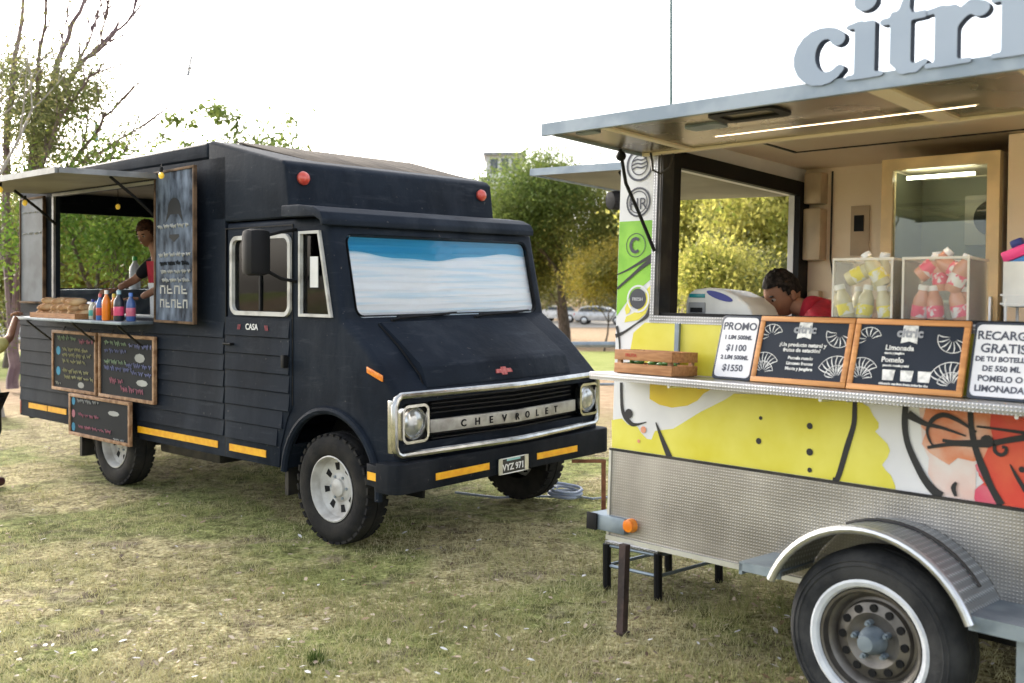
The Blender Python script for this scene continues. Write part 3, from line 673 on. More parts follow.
ART = [M[k] for k in ('a_yel','a_deep','a_blk','a_org','a_pnk','a_red','a_mag','a_grn','a_gry','vinyl')]
b = MB(); c1 = lambda p: crop(p, 600, 370, .15625); c5 = lambda p: crop(p, 900, 400, .1756); c8 = lambda p: crop(p, 605, 220, .1754)
y1, y2, y3, y4 = -.0012, -.0024, -.0036, -.0048
zt = 1.295
def cl(p, lo=.906, hi=1.268): return [(x, min(hi, max(lo, z))) for x, z in p]
b.mi = 0
e2 = crop([(700,190),(735,210),(760,260),(790,300),(790,330),(770,350),(800,380),(840,420),(855,460),(840,500),(810,540),(830,570),(860,600),(885,660),(885,700)], 740, 370, .1756)
fill(b, cl(c1([(75,320),(140,310),(180,350),(240,362),(262,400),(300,440),(330,445),(352,390),(470,375),(560,320),(640,270),(730,225),(800,190),(860,150)])+[(1.30,1.268)]+e2+[(-.024,.906)]), y1)
b.mi = 1; fill(b, cl(c1([(320,60),(318,185),(380,222),(460,241),(560,228),(625,195),(665,150),(720,120),(760,60)])), y1)
b.mi = 3
for u, v, r in ((280,382,.017),(250,455,.009)): fill(b, disc(*c1([(u, v)])[0], r), y3)
b.mi = 2
stroke(b, c1([(138,80),(140,180),(146,255),(168,305),(205,345),(240,348),(300,333)]), [.017,.018,.02,.028,.022,.012,.004], y3)
fill(b, disc(*c1([(188,278)])[0], .024, 12), y4); stroke(b, c1([(360,335),(395,430),(448,560)]), [.006,.022,.036], y3)
for u, v, r in ((761,418,.009),(759,441,.014),(810,426,.014),(810,452,.016),(810,470,.011)): fill(b, disc(*rp(u, v), r, 14), y3)
stroke(b, [(1.277,1.268)]+[rp(*p) for p in ((855,410),(854,425),(848,445),(838,478))]+[(1.185,.906)], [.018,.022,.022,.026,.024,.028], y3)
# right-hand fruit
b.mi = 4; fill(b, cl(c5([(110,40),(130,260),(165,330),(160,420),(215,520),(240,570),(430,600),(440,40)])), y1)
b.mi = 3; fill(b, cl(c5([(150,40),(120,150),(150,180),(125,250),(170,300),(230,340),(280,370),(330,330),(420,350),(560,300),(560,40)])), y2)
b.mi = 5; fill(b, cl(c5([(520,40),(515,150),(530,210),(500,280),(478,330),(440,360),(450,430),(480,470),(440,500),(430,545),(445,620)])+[(LX-.06,.906),(LX-.06,1.268)]), y3)
b.mi = 6; fill(b, cl(c5([(470,440),(438,400),(430,370),(455,350),(490,370),(500,430)])), y4); fill(b, cl(c5([(425,560),(430,510),(470,480),(520,500),(560,560),(570,640),(430,640)])), y4)
b.mi = 2; y5 = -.006
stroke(b, cl(c5([(35,20),(30,120),(36,200),(62,290),(130,430),(190,510),(240,580)])), [.024,.026,.024,.026,.03,.034,.034], y5)
stroke(b, cl(c5([(402,40),(410,160),(432,270),(480,400),(530,510),(580,620)])), [.022,.022,.024,.03,.026,.03], y5)
for P, w_ in (([(50,80),(100,110),(150,135),(250,160),(380,205)],[.036,.026,.02,.012,.006]), ([(195,262),(172,225),(160,170),(190,112),(250,85),(330,112),(440,182)],[.006,.01,.012,.018,.02,.016,.008]),
              ([(160,270),(300,250),(480,252),(600,232),(720,212),(800,200)],[.012,.016,.024,.022,.024,.02]), ([(245,228),(320,240),(470,240)],[.012,.016,.02]), ([(440,150),(560,165),(720,188)],[.008,.01,.014]),
              ([(545,250),(545,290),(575,312),(605,300),(608,272),(585,268)],[.012,.014,.014,.014,.012,.012]), ([(630,365),(665,430),(720,520)],[.004,.014,.018]), ([(325,468),(308,500),(322,548)],[.01,.02,.012])):
    stroke(b, c5(P), w_, y5-.0004*len(P))
fill(b, disc(*c5([(500,235)])[0], .025, 10), -.0105); fill(b, disc(*c5([(700,395)])[0], .012, 10), -.0105)
fill(b, disc(2.35,1.12,.012,10), y5); stroke(b, [(2.2,1.25),(2.3,1.1),(2.32,.93)], [.02,.024,.03], y5)
# upper yellow band and the column with prints
b.mi = 0; fill(b, [(.07,1.308),(LX,1.308),(LX,1.553),(.16,1.553),(.09,1.50),(.075,1.42)], y1)
b.mi = 7; fill(b, [(-.023,2.07)]+[(.188,2.07)]+[(.188,1.77),(.13,1.73),(.07,1.69),(.01,1.62),(-.023,1.58)], y1)
b.mi = 0; fill(b, [(.188,1.74),(.188,1.66),(.165,1.60),(.12,1.565),(.03,1.55),(.04,1.58),(.11,1.61),(.15,1.67),(.165,1.72)], y2)
fill(b, [(.03,1.62),(.05,1.66),(.1,1.69),(.08,1.65),(.06,1.60),(.04,1.59)], y2)
b.mi = 2
stroke(b, c8([(272,200),(190,250),(130,285),(72,312)]), [.02,.014,.01,.006], y3); stroke(b, c8([(272,225),(210,270),(160,315),(72,392)]), [.026,.02,.016,.012], y4)
stroke(b, c8([(260,480),(242,545),(180,592),(110,640),(62,662)]), [.012,.02,.008,.014,.022], y3)
stroke(b, [(-.018,1.53),(.0,1.47),(.01,1.38),(.012,1.31)], [.02,.012,.008,.008], y3)
b.mi = 9; stroke(b, disc(.114,1.672,.066,22), .010, y3, True)
b.mi = 8; fill(b, disc(.112,1.672,.052), y3)
stroke(b, disc(.096,2.165,.072,26), .010, y3, True); stroke(b, disc(.096,2.165,.056,26), .005, y3, True)
stroke(b, disc(.096,2.355,.078,26), .012, y3, True); stroke(b, disc(.096,2.355,.050,26), .006, y3, True)
for k in range(3): stroke(b, [(.05,2.335+.02*k),(.08,2.345+.02*k),(.11,2.34+.02*k),(.142,2.35+.02*k)], .008, y4)
stroke(b, disc(.088,1.945,.06,26), .004, y3, True); stroke(b, [(.088+.03*math.cos(R(a)), 1.945+.034*math.sin(R(a))) for a in range(50, 311, 20)], [.014,.02,.014], y4)
b.text('HR', T(.096, y4, 2.128) @ SIDE, .085, .0004)
b.mi = 9; b.text('FRESH', T(.112, y4-.001, 1.662) @ SIDE, .024, .0004)
b.build('artwork', ART, trailer)
# --- counter
b = MB(); b.box(.05,LX,-.29,-.001,1.268,1.305,bev=.004); cn = b.build('counter', M['treadw'], trailer)
b = MB()
for x in (.5,1.25,2.0,2.8): b.tube([(x,-.26,1.262),(x,-.012,1.262),(x,-.012,1.245)], .008, 6)
b.build('counter_bracket', M['alu'], cn)
b = MB(); b.box(.355,.38,-.02,-.004,1.306,1.555); b.build('counter_post', M['galv'], cn)
# --- canopy with sign letters
M['under'] = mat('bare_canopy_lining', (.30,.25,.19), .28, .55, c2=(.40,.33,.25), scale=3)
b = MB(); b.box(.125,LX,-.75,-.005,2.408,2.43); can = b.build('canopy', M['under'], trailer)
M['fascia'] = mat('pale_blue_grey_edge', (.22,.27,.33), .5, c2=(.31,.36,.42), scale=6, spec=.3)
b = MB(); b.box(.115,LX,-.765,-.745,2.382,2.438); b.box(.11,.125,-.744,-.01,2.396,2.434); b.box(.115,LX,-.744,-.005,2.431,2.4355); b.build('canopy_edge', M['fascia'], can)
b = MB()
for x0, x1 in ((1.62,1.70),(2.12,2.2),(.40,.44)): b.box(x0,x1,-.744,-.01,2.396,2.407)
b.box(.13,LX,-.03,-.006,2.394,2.407); b.build('canopy_rib', M['cream'], can)
def vent(x):
    b = MB(); ring(b, rrect(x-.16, x+.16, -.66, -.47, .06), .045, 'z', 2.396, 2.408); b.build('canopy_recess', M['black'], can)
vent(1.07); 
b = MB(); b.prism(rrect(.70,.88,-.50,-.40,.03), 'z', 2.398, 2.407); b.prism(rrect(.22,.34,-.66,-.6,.02), 'z', 2.398, 2.407); b.build('canopy_bracket', M['galv'], can)
M['led'] = mat('warm_led', (.8,.6,.4), .5, emis=((1.,.76,.50), 2.2))
b = MB(); b.box(.72,1.86,-.290,-.278,2.392,2.3955); ls = b.build('led_strip', M['cream'], can)
b = MB()
b.box(.73,1.85,-.286,-.283,2.3905,2.392)
b.build('led_lamps', M['led'], ls)
b = MB(); b.tube([(.14,-.22,2.40),(.135,-.16,2.24),(.16,-.08,2.1),(.22,-.02,1.91)], .009, 8); b.ball((.13,-.20,2.37), .026); b.build('gas_strut', M['black'], trailer)
b = MB(); b.tube([(.20,-.05,2.40),(.23,-.07,2.31),(.27,-.06,2.29),(.30,-.03,2.32),(.31,-.01,2.40)], .006, 6); b.tube([(.245,-.02,2.40),(.248,-.02,1.70)], .004, 5); b.build('cable', M['darkmetal'], trailer)
b = MB(); b.box(1.12,LX-.1,.004,.012,2.400,2.408); ls = b.build('led_strip', M['cream'], can)
b = MB(); b.box(1.13,LX-.12,.0125,.016,2.401,2.407); b.build('led_lamps', mat('warm_hinge_led', (.8,.6,.4), .5, emis=((1.,.80,.58), 17.)), ls)
# sign letters from stroke fields
def letter_mesh(caps, x0, x1, y0, y1, step=.03):
    xs = np.arange(x0, x1+step, step); ys = np.arange(y0, y1+step, step); X, Y = np.meshgrid(xs, ys, indexing='ij'); F = np.full(X.shape, -1e3)
    kk = .035
    for (ax, ay, ar, bx, by, br) in caps:
        dx, dy = bx-ax, by-ay; L2 = dx*dx+dy*dy
        t = np.clip(((X-ax)*dx+(Y-ay)*dy)/L2, 0, 1) if L2 > 1e-9 else np.zeros_like(X)
        f = .93*(ar+(br-ar)*t)-np.hypot(X-ax-t*dx, Y-ay-t*dy)
        h = np.clip(.5+.5*(F-f)/kk, 0, 1); F = f*(1-h)+F*h+kk*h*(1-h)
    seg = {}
    def ip(i, j, k, l):
        a, c = F[i, j], F[k, l]; t = a/(a-c); return (i, j, k, l), (xs[i]+(xs[k]-xs[i])*t, ys[j]+(ys[l]-ys[j])*t)
    for i in range(len(xs)-1):
        for j in range(len(ys)-1):
            c4 = [(i, j), (i+1, j), (i+1, j+1), (i, j+1)]; on_ = [F[q] > 0 for q in c4]
            if all(on_) or not any(on_): continue
            ent = []
            for e in range(4):
                a, c = c4[e], c4[(e+1) % 4]
                if on_[e] != on_[(e+1) % 4]:
                    A, C = sorted((a, c)); key, p = ip(*A, *C); ent.append((key, p, on_[e]))
            outs = [q for q in ent if q[2]]; ins = [q for q in ent if not q[2]]
            for o_, n_i in zip(outs, ins): seg[o_[0]] = (n_i[0], o_[1])
    loops = []
    while seg:
        k0 = next(iter(seg)); k = k0; lp = []
        while k in seg: nk, p = seg.pop(k); lp.append(p); k = nk
        if len(lp) > 5: loops.append(lp)
    return loops
def chain(pts, rs): return [(*pts[i], rs[i], *pts[i+1], rs[i+1]) for i in range(len(pts)-1)]
def bar(x, ya, yb, hw, k=3): return [(x+hw*(2*i/k-1)*.72, ya, hw*.34, x+hw*(2*i/k-1)*.72, yb, hw*.34) for i in range(k+1)]
ca = [(.47+.33*math.cos(R(a)), .5+.40*math.sin(R(a))) for a in range(48, 323, 18)]
cr = [.10+.085*max(0, math.cos(R(a-185)))**1.0 - .02*(a > 290) for a in range(48, 323, 18)]
LET = {
 'c': (chain(ca, cr)+[(.68,.76,.125,.68,.76,.125)], .83),
 'i': (bar(.27,.06,.93,.15)+[(.02,.045,.045,.52,.045,.045),(.02,.92,.045,.2,.95,.05),(.27,1.33,.185,.27,1.331,.185)], .53),
 't': (bar(.27,.2,1.0,.145)+[(.37,1.33,.04,.30,.95,.10),(.02,.90,.06,.60,.92,.065)]+chain([(.27,.2),(.33,.08),(.48,.05),(.62,.13)], [.14,.11,.075,.05]), .66),
 'r': (bar(.25,.06,.93,.15)+[(.0,.045,.045,.56,.045,.045),(.0,.92,.045,.2,.95,.05)]+chain([(.36,.66),(.46,.82),(.60,.90),(.70,.84)], [.07,.09,.11,.135]), .86)}
M['sign'] = mat('pale_blue_letter_face', (.29,.345,.43), .45, c2=(.33,.385,.47), scale=3, spec=.3)
M['signshade'] = mat('shaded_letter_edge', (.02,.028,.045), .6, spec=.15)  # shade on the letter sides is put into this dark colour
xx = 1.385; U = .238; UV = .205
for ch in 'citric':
    caps, adv = LET[ch]; b = MB()
    for lp in letter_mesh(caps, -.2, 1.1, -.15, 1.7):
        t = bmesh.new(); n_ = len(lp)
        A = [t.verts.new((xx+u*U, -.772, 2.424+v*UV)) for u, v in lp]; B = [t.verts.new((xx+u*U, -.735, 2.424+v*UV)) for u, v in lp]
        t.faces.new(A); f2 = t.faces.new(B[::-1]); f2.material_index = 1
        for i in range(n_): f = t.faces.new((A[i], B[i], B[(i+1) % n_], A[(i+1) % n_])); f.material_index = 1
        bmesh.ops.recalc_face_normals(t, faces=t.faces)
        me = bpy.data.meshes.new('tmp'); t.to_mesh(me); t.free(); b.bm.from_mesh(me); bpy.data.meshes.remove(me)
    b.build('sign_letter', [M['sign'], M['signshade']], can); xx += adv*U
# --- end hatch
b = MB(); b.hexa([(-.95,.32,2.43),(-.02,.32,2.405),(-.02,1.75,2.405),(-.95,1.75,2.43),(-.95,.32,2.45),(-.02,.32,2.425),(-.02,1.75,2.425),(-.95,1.75,2.45)]); eh = b.build('end_hatch', M['flap'], trailer)
b = MB(); b.hexa([(-.96,.30,2.42),(-.02,.30,2.395),(-.02,.318,2.395),(-.96,.318,2.42),(-.96,.30,2.462),(-.02,.30,2.437),(-.02,.318,2.437),(-.96,.318,2.462)]); b.box(-.968,-.952,.30,1.77,2.42,2.46); b.build('hatch_edge', M['fascia'], eh)
b = MB(); b.tube([(-.35,.40,2.41),(-.18,.40,2.22),(-.03,.40,2.02)], .014, 8); b.lathe([(0,0),(.055,0),(.05,.05),(0,.06)], (-.33,.36,2.24), (-.3,-.9,-.1), 16); b.build('hatch_strut', M['black'], eh)
# --- running gear
xc, zc, rw, yo = 1.492, .352, .352, -.305
o = bpy.data.objects.new('wheel', None); col.objects.link(o); o.parent = trailer
M['whitewall'] = mat('whitewall_rubber', (.55,.57,.60), .6, c2=(.66,.68,.70), scale=14)
t = MB(); c0 = (xc, yo, zc); ax = (0,1,0)
t.lathe([(.205,.03),(.212,.012)], c0, ax, 56)
t.lathe([(.238,.004),(.262,-.002),(.30,-.001),(.325,.012),(.342,.035),(rw,.055),(rw,.085),(.345,.087),(.345,.095),(rw,.098),(rw,.135),(.345,.137),(.345,.146),(rw,.149),(rw,.185),(.34,.205),(.31,.225),(.26,.23),(.205,.21)], c0, ax, 56)
t.lathe([(.286,-.001),(.289,-.005),(.293,-.005),(.296,-.001)], c0, ax, 56); t.lathe([(.305,.001),(.308,-.003),(.311,-.002),(.314,.004)], c0, ax, 56)
ty = t.build('tyre', M['rubber2'], o)
MB().lathe([(.205,.02),(.212,.005),(.228,-.003),(.238,.004)], c0, ax, 56).build('whitewall', M['whitewall'], ty)
M['steel'] = mat('dull_steel_rim', (.11,.10,.09), .45, .7, c2=(.20,.185,.165), scale=8, lo=.35)
rm = MB().lathe([(.206,.03),(.200,.015),(.190,.018),(.184,.05),(.172,.058),(.160,.085),(.150,.082),(.142,.062),(.105,.05),(.085,.058),(.078,.062),(0,.062)], c0, ax, 48).build('rim', M['steel'], o)
b = MB()
for k in range(12):
    a = 2*math.pi*k/12; b.cyl((xc+.124*math.cos(a), yo+.048, zc+.124*math.sin(a)), (xc+.124*math.cos(a), yo+.060, zc+.124*math.sin(a)), .0155, n=14)
b.build('rim_slots', M['black'], rm)
b = MB(); b.lathe([(.055,.062),(.05,.03),(.040,.018),(.034,-.012),(.030,-.02),(0,-.022)], c0, ax, 24)
for k in range(5):
    a = 2*math.pi*k/5+.5; p = (xc+.068*math.cos(a), yo, zc+.068*math.sin(a)); b.cyl((p[0],yo+.062,p[2]),(p[0],yo+.030,p[2]), .012, n=6); b.cyl((p[0],yo+.03,p[2]),(p[0],yo+.015,p[2]), .007, n=8)
b.build('hub', M['galv'], rm)
dup(o, None, None, trailer).location = (0, 2.26, 0)
fp = arc(xc, .365, .425, 158, 22, 22)
b = MB(); vs = []; fs = []
for k, (x, z) in enumerate(fp):
    vs += [(x,-.345,z),(x,-.012,z+.004),(x,-.012,z-.006),(x,-.345,z-.006)]
    if k: i = 4*k; fs += [(i-4,i,i+1,i-3),(i-2,i+2,i+3,i-1),(i-4,i-1,i+3,i),(i-3,i+1,i+2,i-2)]
fs += [(0,1,2,3),(len(vs)-4,len(vs)-1,len(vs)-2,len(vs)-3)]
b.raw(vs, fs); fen = b.build('mudguard', M['treadg'], trailer)
MB().tube([(x,-.348,z-.004) for x, z in fp], .017, 10).build('mudguard_rim', M['alu'], fen)
MB().tube([(x,-.13,z+.006) for x, z in fp[7:21]], .008, 8).build('mudguard_rib', M['darkmetal'], fen)
b = MB(); b.box(.92,1.115,-.30,-.012,.545,.552); b.box(.92,.935,-.30,-.012,.50,.545); b.box(.92,1.115,-.30,-.29,.515,.545); b.build('step_plate', M['galv'], trailer)
b = MB(); b.box(1.875,2.35,-.33,-.012,.545,.552); b.box(1.875,2.35,-.33,-.32,.50,.545); b.box(2.02,2.08,-.28,-.2,.30,.5); b.build('step_plate', M['galv'], trailer)
b = MB()
for y in (.45,1.5): b.box(-.0,LX,y,y+.07,.38,.459)
b.cyl((xc,-.06,zc),(xc,WT,zc), .035); b.box(1.1,1.9,.30,.36,.30,.36); b.build('trailer_chassis', M['darkmetal'], trailer)
b = MB(); b.box(-.13,.10,-.04,.24,.485,.565,bev=.006); tb = b.build('end_light_box', M['galv'], trailer)
b = MB(); b.box(-.137,-.07,-.052,-.041,.482,.568,bev=.004); b.build('lamp_face', M['black'], tb)
b = MB(); b.lathe([(.0,.045),(.03,.04),(.036,.02),(.036,0)], (.125,-.005,.535), (0,-1,0), 16); b.box(.085,.15,-.04,-.008,.51,.56,bev=.008); b.build('side_lamp', M['amber'], trailer)
b = MB(); b.box(.080,.120,-.05,-.01,-.01,.44); b.box(.07,.13,-.06,.0,.004,.010); b.build('stabiliser_leg', M['leg'], trailer)
b = MB(); b.box(2.6,2.64,.0,.04,-.05,.44); b.build('stabiliser_leg', M['leg'], trailer); b = MB(); b.box(.3,.34,1.7,1.74,-.02,.43); b.build('stabiliser_leg', M['leg'], trailer)
# --- inside: worktop, wall boxes
b = MB(); b.box(.07,LX-.05,.035,.50,1.548,1.578); b.box(.25,LX-.05,.40,.42,.5,1.548); b.build('worktop', M['galv'], trailer)
b = MB(); b.box(.25,LX-.05,1.50,WT-.045,1.38,1.42); b.box(.25,.30,1.5,WT-.05,.5,1.38); b.build('rear_worktop', M['galv'], trailer)
b = MB(); b.box(1.45,LX-.05,1.28,1.31,.5,2.575); b.build('partition', M['cream'], trailer)
b = MB()
mb_ = mat('beige_plastic', (.48,.38,.26), .4)
for z0, z1 in ((1.99,2.32),(2.35,2.55)): MB().box(.06,.18,1.76,1.857,z0,z1,bev=.012).build('wall_box', mb_, trailer)
MB().box(.08,.16,1.80,1.857,1.64,1.80,bev=.01).build('dispenser', mb_, trailer)
b = MB(); b.box(.34,.46,1.847,1.857,2.02,2.33); ps = b.build('wall_notice', mat('grey_beige_card', (.42,.33,.23), .6), trailer)
b = MB(); b.box(.365,.425,1.840,1.847,2.17,2.27); b.build('switch', M['black'], ps)
b = MB(); b.tube([(.21,1.85,2.56),(.21,1.85,2.0),(.25,1.85,1.8),(.25,1.85,1.45)], .006, 5); b.build('wall_cable', M['darkmetal'], trailer)

# ================================================================== FRIDGE inside the trailer
fr = thing('drinks_fridge', 'tall cream glass door fridge with a lit tube at its top, inside the trailer', 'fridge', on(RF,.79,1.30,.50))
b = MB(); b.plate([0,.035,.585,.62], [0,.06,1.95,2.0], {(1,1)}, 'y', .03, .46); b.box(.03,.59,.44,.46,.05,1.96); b.build('cabinet', M['cream'], fr); b = MB(); b.box(.036,.584,.432,.439,.07,1.94); b.box(.036,.042,.04,.43,.07,1.94); b.box(.578,.584,.04,.43,.07,1.94); b.build('lining', mat('grey_green_lining', (.13,.14,.10), .5), fr)
b = MB(); ring(b, [(0,.02),(.62,.02),(.62,2.0),(0,2.0)], .062, 'y', -.02, .028); d_ = b.build('door', mat('cream_door_frame', (.78,.60,.34), .4), fr)
MB().box(.055,.565,.0,.006,.075,1.945).build('glass', glass('fridge_glass', (.8,.84,.76), 1.7), d_)
b = MB(); b.box(.585,.60,-.05,-.022,.9,1.25,bev=.005); b.build('handle', M['alu'], d_)
b = MB(); b.cyl((.10,.08,1.905),(.46,.08,1.905), .010); b.build('light_tube', mat('lit_tube', (.9,.9,.85), .5, emis=((1,.97,.85), 7.)), fr)
b = MB(); b.box(.3,.56,.38,.43,1.55,1.83,bev=.01); fb = b.build('fan_unit', mat('grey_panel', (.3,.28,.24), .5), fr)
b = MB(); b.lathe([(.10,.0),(.095,.012),(.02,.014),(0,.016)], (.45,.38,1.70), (0,-1,0), 24); b.build('fan', M['black'], fb)
for z in (.35,.65,.95,1.22): MB().box(.04,.58,.06,.43,z,z+.012).build('shelf', M['alu'], fr)
def bottle(name, label, cat, Mx, h, r, mb_, mc, band=None, group=None, neck=.38):
    o = thing(name, label, cat, Mx, group)
    MB().lathe([(0,0),(r*.9,0),(r,.01),(r,h*.55),(r*.92,h*.66),(r*neck,h*.82),(r*neck,h*.88),(0,h*.88)], (0,0,0), (0,0,1), 18).build('bottle_body', mb_, o)
    MB().lathe([(0,h*.87),(r*neck*1.15,h*.87),(r*neck*1.1,h),(0,h)], (0,0,0), (0,0,1), 14).build('cap', mc, o)
    if band: MB().lathe([(r*1.01,h*.18),(r*1.02,h*.19),(r*1.02,h*.46),(r*1.01,h*.47)], (0,0,0), (0,0,1), 18).build('wrapper', band, o)
    return o
M['gbottle'] = mat('dark_green_plastic', (.015,.05,.02), .2); M['lemonade'] = mat('pale_lemonade', (.62,.56,.36), .15, var=.06, coat=.5); M['pinkade'] = mat('peach_pink_drink', (.62,.30,.20), .15, var=.1, coat=.5)
M['lab_y'] = mat('white_wrapper_yellow_fruit', (.80,.68,.03), .4, c2=(.78,.78,.76), scale=16, lo=.47, hi=.5); M['lab_p'] = mat('white_wrapper_pink_fruit', (.75,.08,.16), .4, c2=(.78,.76,.76), scale=16, lo=.47, hi=.5)
q = None
for k in range(5):
    m_ = on(RF,.90+.095*k,1.45,1.733)
    q = bottle('juice_bottle', 'small dark green bottle on the top shelf inside the cream fridge', 'bottle', m_, .22, .035, M['gbottle'], M['black'], group='green bottles in the fridge') if k == 0 else dup(q, m_)

# ================================================================== THINGS ON THE TRAILER'S WORKTOP
def abin(label, x, nb, liquid, band, lab):
    o = thing('acrylic_bin', label, 'display bin', on(RF,x,.11,1.579))
    b = MB(); w_, d__, h_ = .275, .21, .285
    for bx in ((0,w_,0,.004,0,h_),(0,w_,d__-.004,d__,0,h_),(0,.004,.004,d__-.004,0,h_),(w_-.004,w_,.004,d__-.004,0,h_)): b.box(*bx)
    b.box(.004,w_-.004,.004,d__-.004,0,.004); b.build('walls', M['plastic_clear'], o)
    b = MB(); ring(b, [(-.002,-.002),(w_+.002,-.002),(w_+.002,d__+.002),(-.002,d__+.002)], .010, 'z', h_-.006, h_+.004)
    for xq in (0,w_-.008): b.box(xq,xq+.008,-.003,.003,0,h_)
    b.build('rim', mat('frosted_edge', (.6,.56,.48), .3), o)
    q = None
    for k, (bx, by, bz, tx, ty_) in enumerate(nb):
        m_ = on(RF,x,.10,1.584) @ Matrix.Translation((bx,by,bz)) @ Matrix.Rotation(R(ty_),4,'Y') @ Matrix.Rotation(R(tx),4,'X') @ Matrix.Rotation(k*1.3,4,'Z')
        q = bottle('juice_bottle', lab, 'bottle', m_, .165, .034, liquid, M['white'], band, group=lab.split(' piled')[0]+'s in the clear bin', neck=.55) if k == 0 else dup(q, m_)
abin('clear bin of yellow lemonade bottles, left of the two clear bins on the worktop', 1.105, [(.055,.06,.008,4,-14),(.125,.05,.004,-6,6),(.235,.055,.0,3,-9),(.06,.15,.0,0,0),(.20,.15,.0,0,0),(.045,.06,.19,-10,62),(.17,.10,.15,8,14),(.215,.06,.165,6,-30)], M['lemonade'], M['lab_y'], 'small bottle of pale lemonade piled in the left clear bin')
abin('clear bin of pink juice bottles, right of the two clear bins on the worktop', 1.42, [(.05,.06,.006,5,10),(.13,.05,.0,-5,-7),(.235,.06,.008,4,-13),(.07,.15,.0,0,0),(.20,.15,.0,0,0),(.05,.06,.205,-8,48),(.135,.09,.145,6,-5),(.245,.07,.20,5,-58),(.19,.05,.14,0,24)], M['pinkade'], M['lab_p'], 'small bottle of pink juice piled in the right clear bin')
# counter machine
mc = thing('counter_machine', 'rounded white machine with a teal strip and a blue oval, behind the trailer sill', 'machine', on(RF,.29,.16,1.579))
pf = [(0,0),(.0,.09),(.012,.125),(.05,.150),(.14,.160),(.22,.150),(.30,.118),(.36,.075),(.385,.03),(.385,0)]
M['ivory'] = mat('ivory_plastic', (.62,.60,.55), .35)
b = MB(); b.prism(pf, 'y', 0, .26, bev=.014, seg=3); b.build('casing', M['ivory'], mc)
b = MB(); b.box(.022,.115,-.004,.004,.108,.128,bev=.002); b.build('display', mat('teal_display', (.02,.22,.24), .2), mc)
b = MB(); b.box(.02,.12,-.006,.004,.030,.085,bev=.006); sl = b.build('slot_panel', mat('grey_slot', (.25,.25,.25), .4), mc)
b = MB(); b.box(.035,.105,-.009,-.005,.035,.058); b.build('slot', M['black'], sl)
b = MB(); el = [(.20+.075*math.cos(2*math.pi*i/20), .117+.018*math.sin(2*math.pi*i/20)-.28*.075*math.cos(2*math.pi*i/20)) for i in range(20)]; b.prism(el, 'y', -.003, .004); b.build('oval', mat('navy_blue_oval', (.012,.02,.22), .3), mc)
# cardboard box, white stand with packets
cb = thing('cardboard_box', 'open brown cardboard box behind the seller by the back wall', 'box', on(RF,.40,1.52,1.421))
M['card'] = mat('cardboard', (.34,.19,.09), .8, c2=(.40,.24,.12), scale=6)
b = MB(); b.plate([0,.34],[0,.24],set(),'y',0,.006); b.plate([0,.34],[0,.24],set(),'y',.234,.24); b.box(0,.006,.006,.234,0,.24); b.box(.334,.34,.006,.234,0,.24); b.box(.006,.334,.006,.234,0,.006); b.build('carton', M['card'], cb)
b = MB(); b.hexa([(0,-.001,.238),(.34,-.001,.238),(.34,.004,.238),(0,.004,.238),(.0,-.08,.31),(.34,-.08,.31),(.34,-.075,.313),(0,-.075,.313)]); b.build('flap', M['card'], cb)
st = thing('white_stand', 'white wire and board stand at the right end of the worktop, bright packets on top', 'stand', on(RF,1.795,.20,1.579))
b = MB()
for x in (0.01,.31):
    for y in (.0,.14): b.cyl((x,y,0),(x,y,.12), .006, n=8)
b.tube([(-.01,0,.10),(.33,0,.10)], .005, 6); b.tube([(-.01,0,.135),(.33,0,.135)], .005, 6); b.build('wire_legs', M['white'], st)
b = MB(); b.box(0,.32,-.004,.0,.09,.27); b.box(0,.32,.14,.144,.09,.27); b.box(0,.004,0,.14,.09,.27); b.box(.316,.32,0,.14,.09,.27); b.box(.004,.316,0,.14,.09,.094)
tr = b.build('holder', mat('white_board', (.7,.7,.68), .5), st)
b = MB(); b.text('citric', T(.16,-.0055,.165) @ SIDE, .075, .001, bold=.002); b.build('lettering', M['black'], tr)
pk = thing('napkin_packet', 'pink and blue packet sticking out of the white stand', 'packet', on(RF,1.81,.23,1.79,0) @ Matrix.Rotation(R(-22),4,'Y'))
b = MB(); b.mi = 0; b.box(0,.20,0,.09,-.02,.06,bev=.008); b.mi = 1; b.box(-.002,.202,-.002,.092,.06,.105,bev=.008); b.mi = 2; b.box(.01,.15,.0,.09,-.05,-.021,bev=.004); b.mi = 3; b.box(.04,.09,.02,.07,.105,.14,bev=.01)
b.build('packet', [mat('bright_blue_film', (.02,.20,.55), .3), mat('hot_pink_film', (.75,.04,.22), .3), mat('orange_yellow_film', (.75,.38,.02), .3), mat('dark_blue_film', (.01,.02,.16), .3)], pk)

# ================================================================== THINGS ON THE TRAILER'S COUNTER
cr = thing('wooden_crate', 'small orange brown slatted wooden crate on the trailer counter', 'crate', on(RF,.185,-.268,1.3055,0))
w_, d_, h_ = .335, .21, .122
b = MB()
for z0, z1 in ((.004,.050),(.066,.114)):
    b.box(0,w_,0,.010,z0,z1,bev=.002); b.box(0,w_,d_-.010,d_,z0,z1,bev=.002)
    b.box(.0,.010,.011,d_-.011,z0,z1,bev=.002); b.box(w_-.010,w_,.011,d_-.011,z0,z1,bev=.002)
b.build('slats', M['cratewood'], cr)
b = MB()
for x in (.011,w_-.031):
    for y in (.011,d_-.031): b.box(x,x+.02,y,y+.02,0,.112)
b.box(.011,w_-.011,.032,d_-.032,0,.006); b.build('corner_blocks', M['oldwood'], cr)
b = MB(); b.text('FRUTA', T(.10,-.0012,.082) @ SIDE, .022, .0005, bold=.0006); b.build('stamp', mat('red_stamp', (.45,.05,.03), .7), cr)
b = MB(); 
for k in range(26):
    x = .02+.26*rng.random(); y = .03+.13*rng.random(); b.ball((x,y,.035+.03*rng.random()), .022,.014,.010,8)
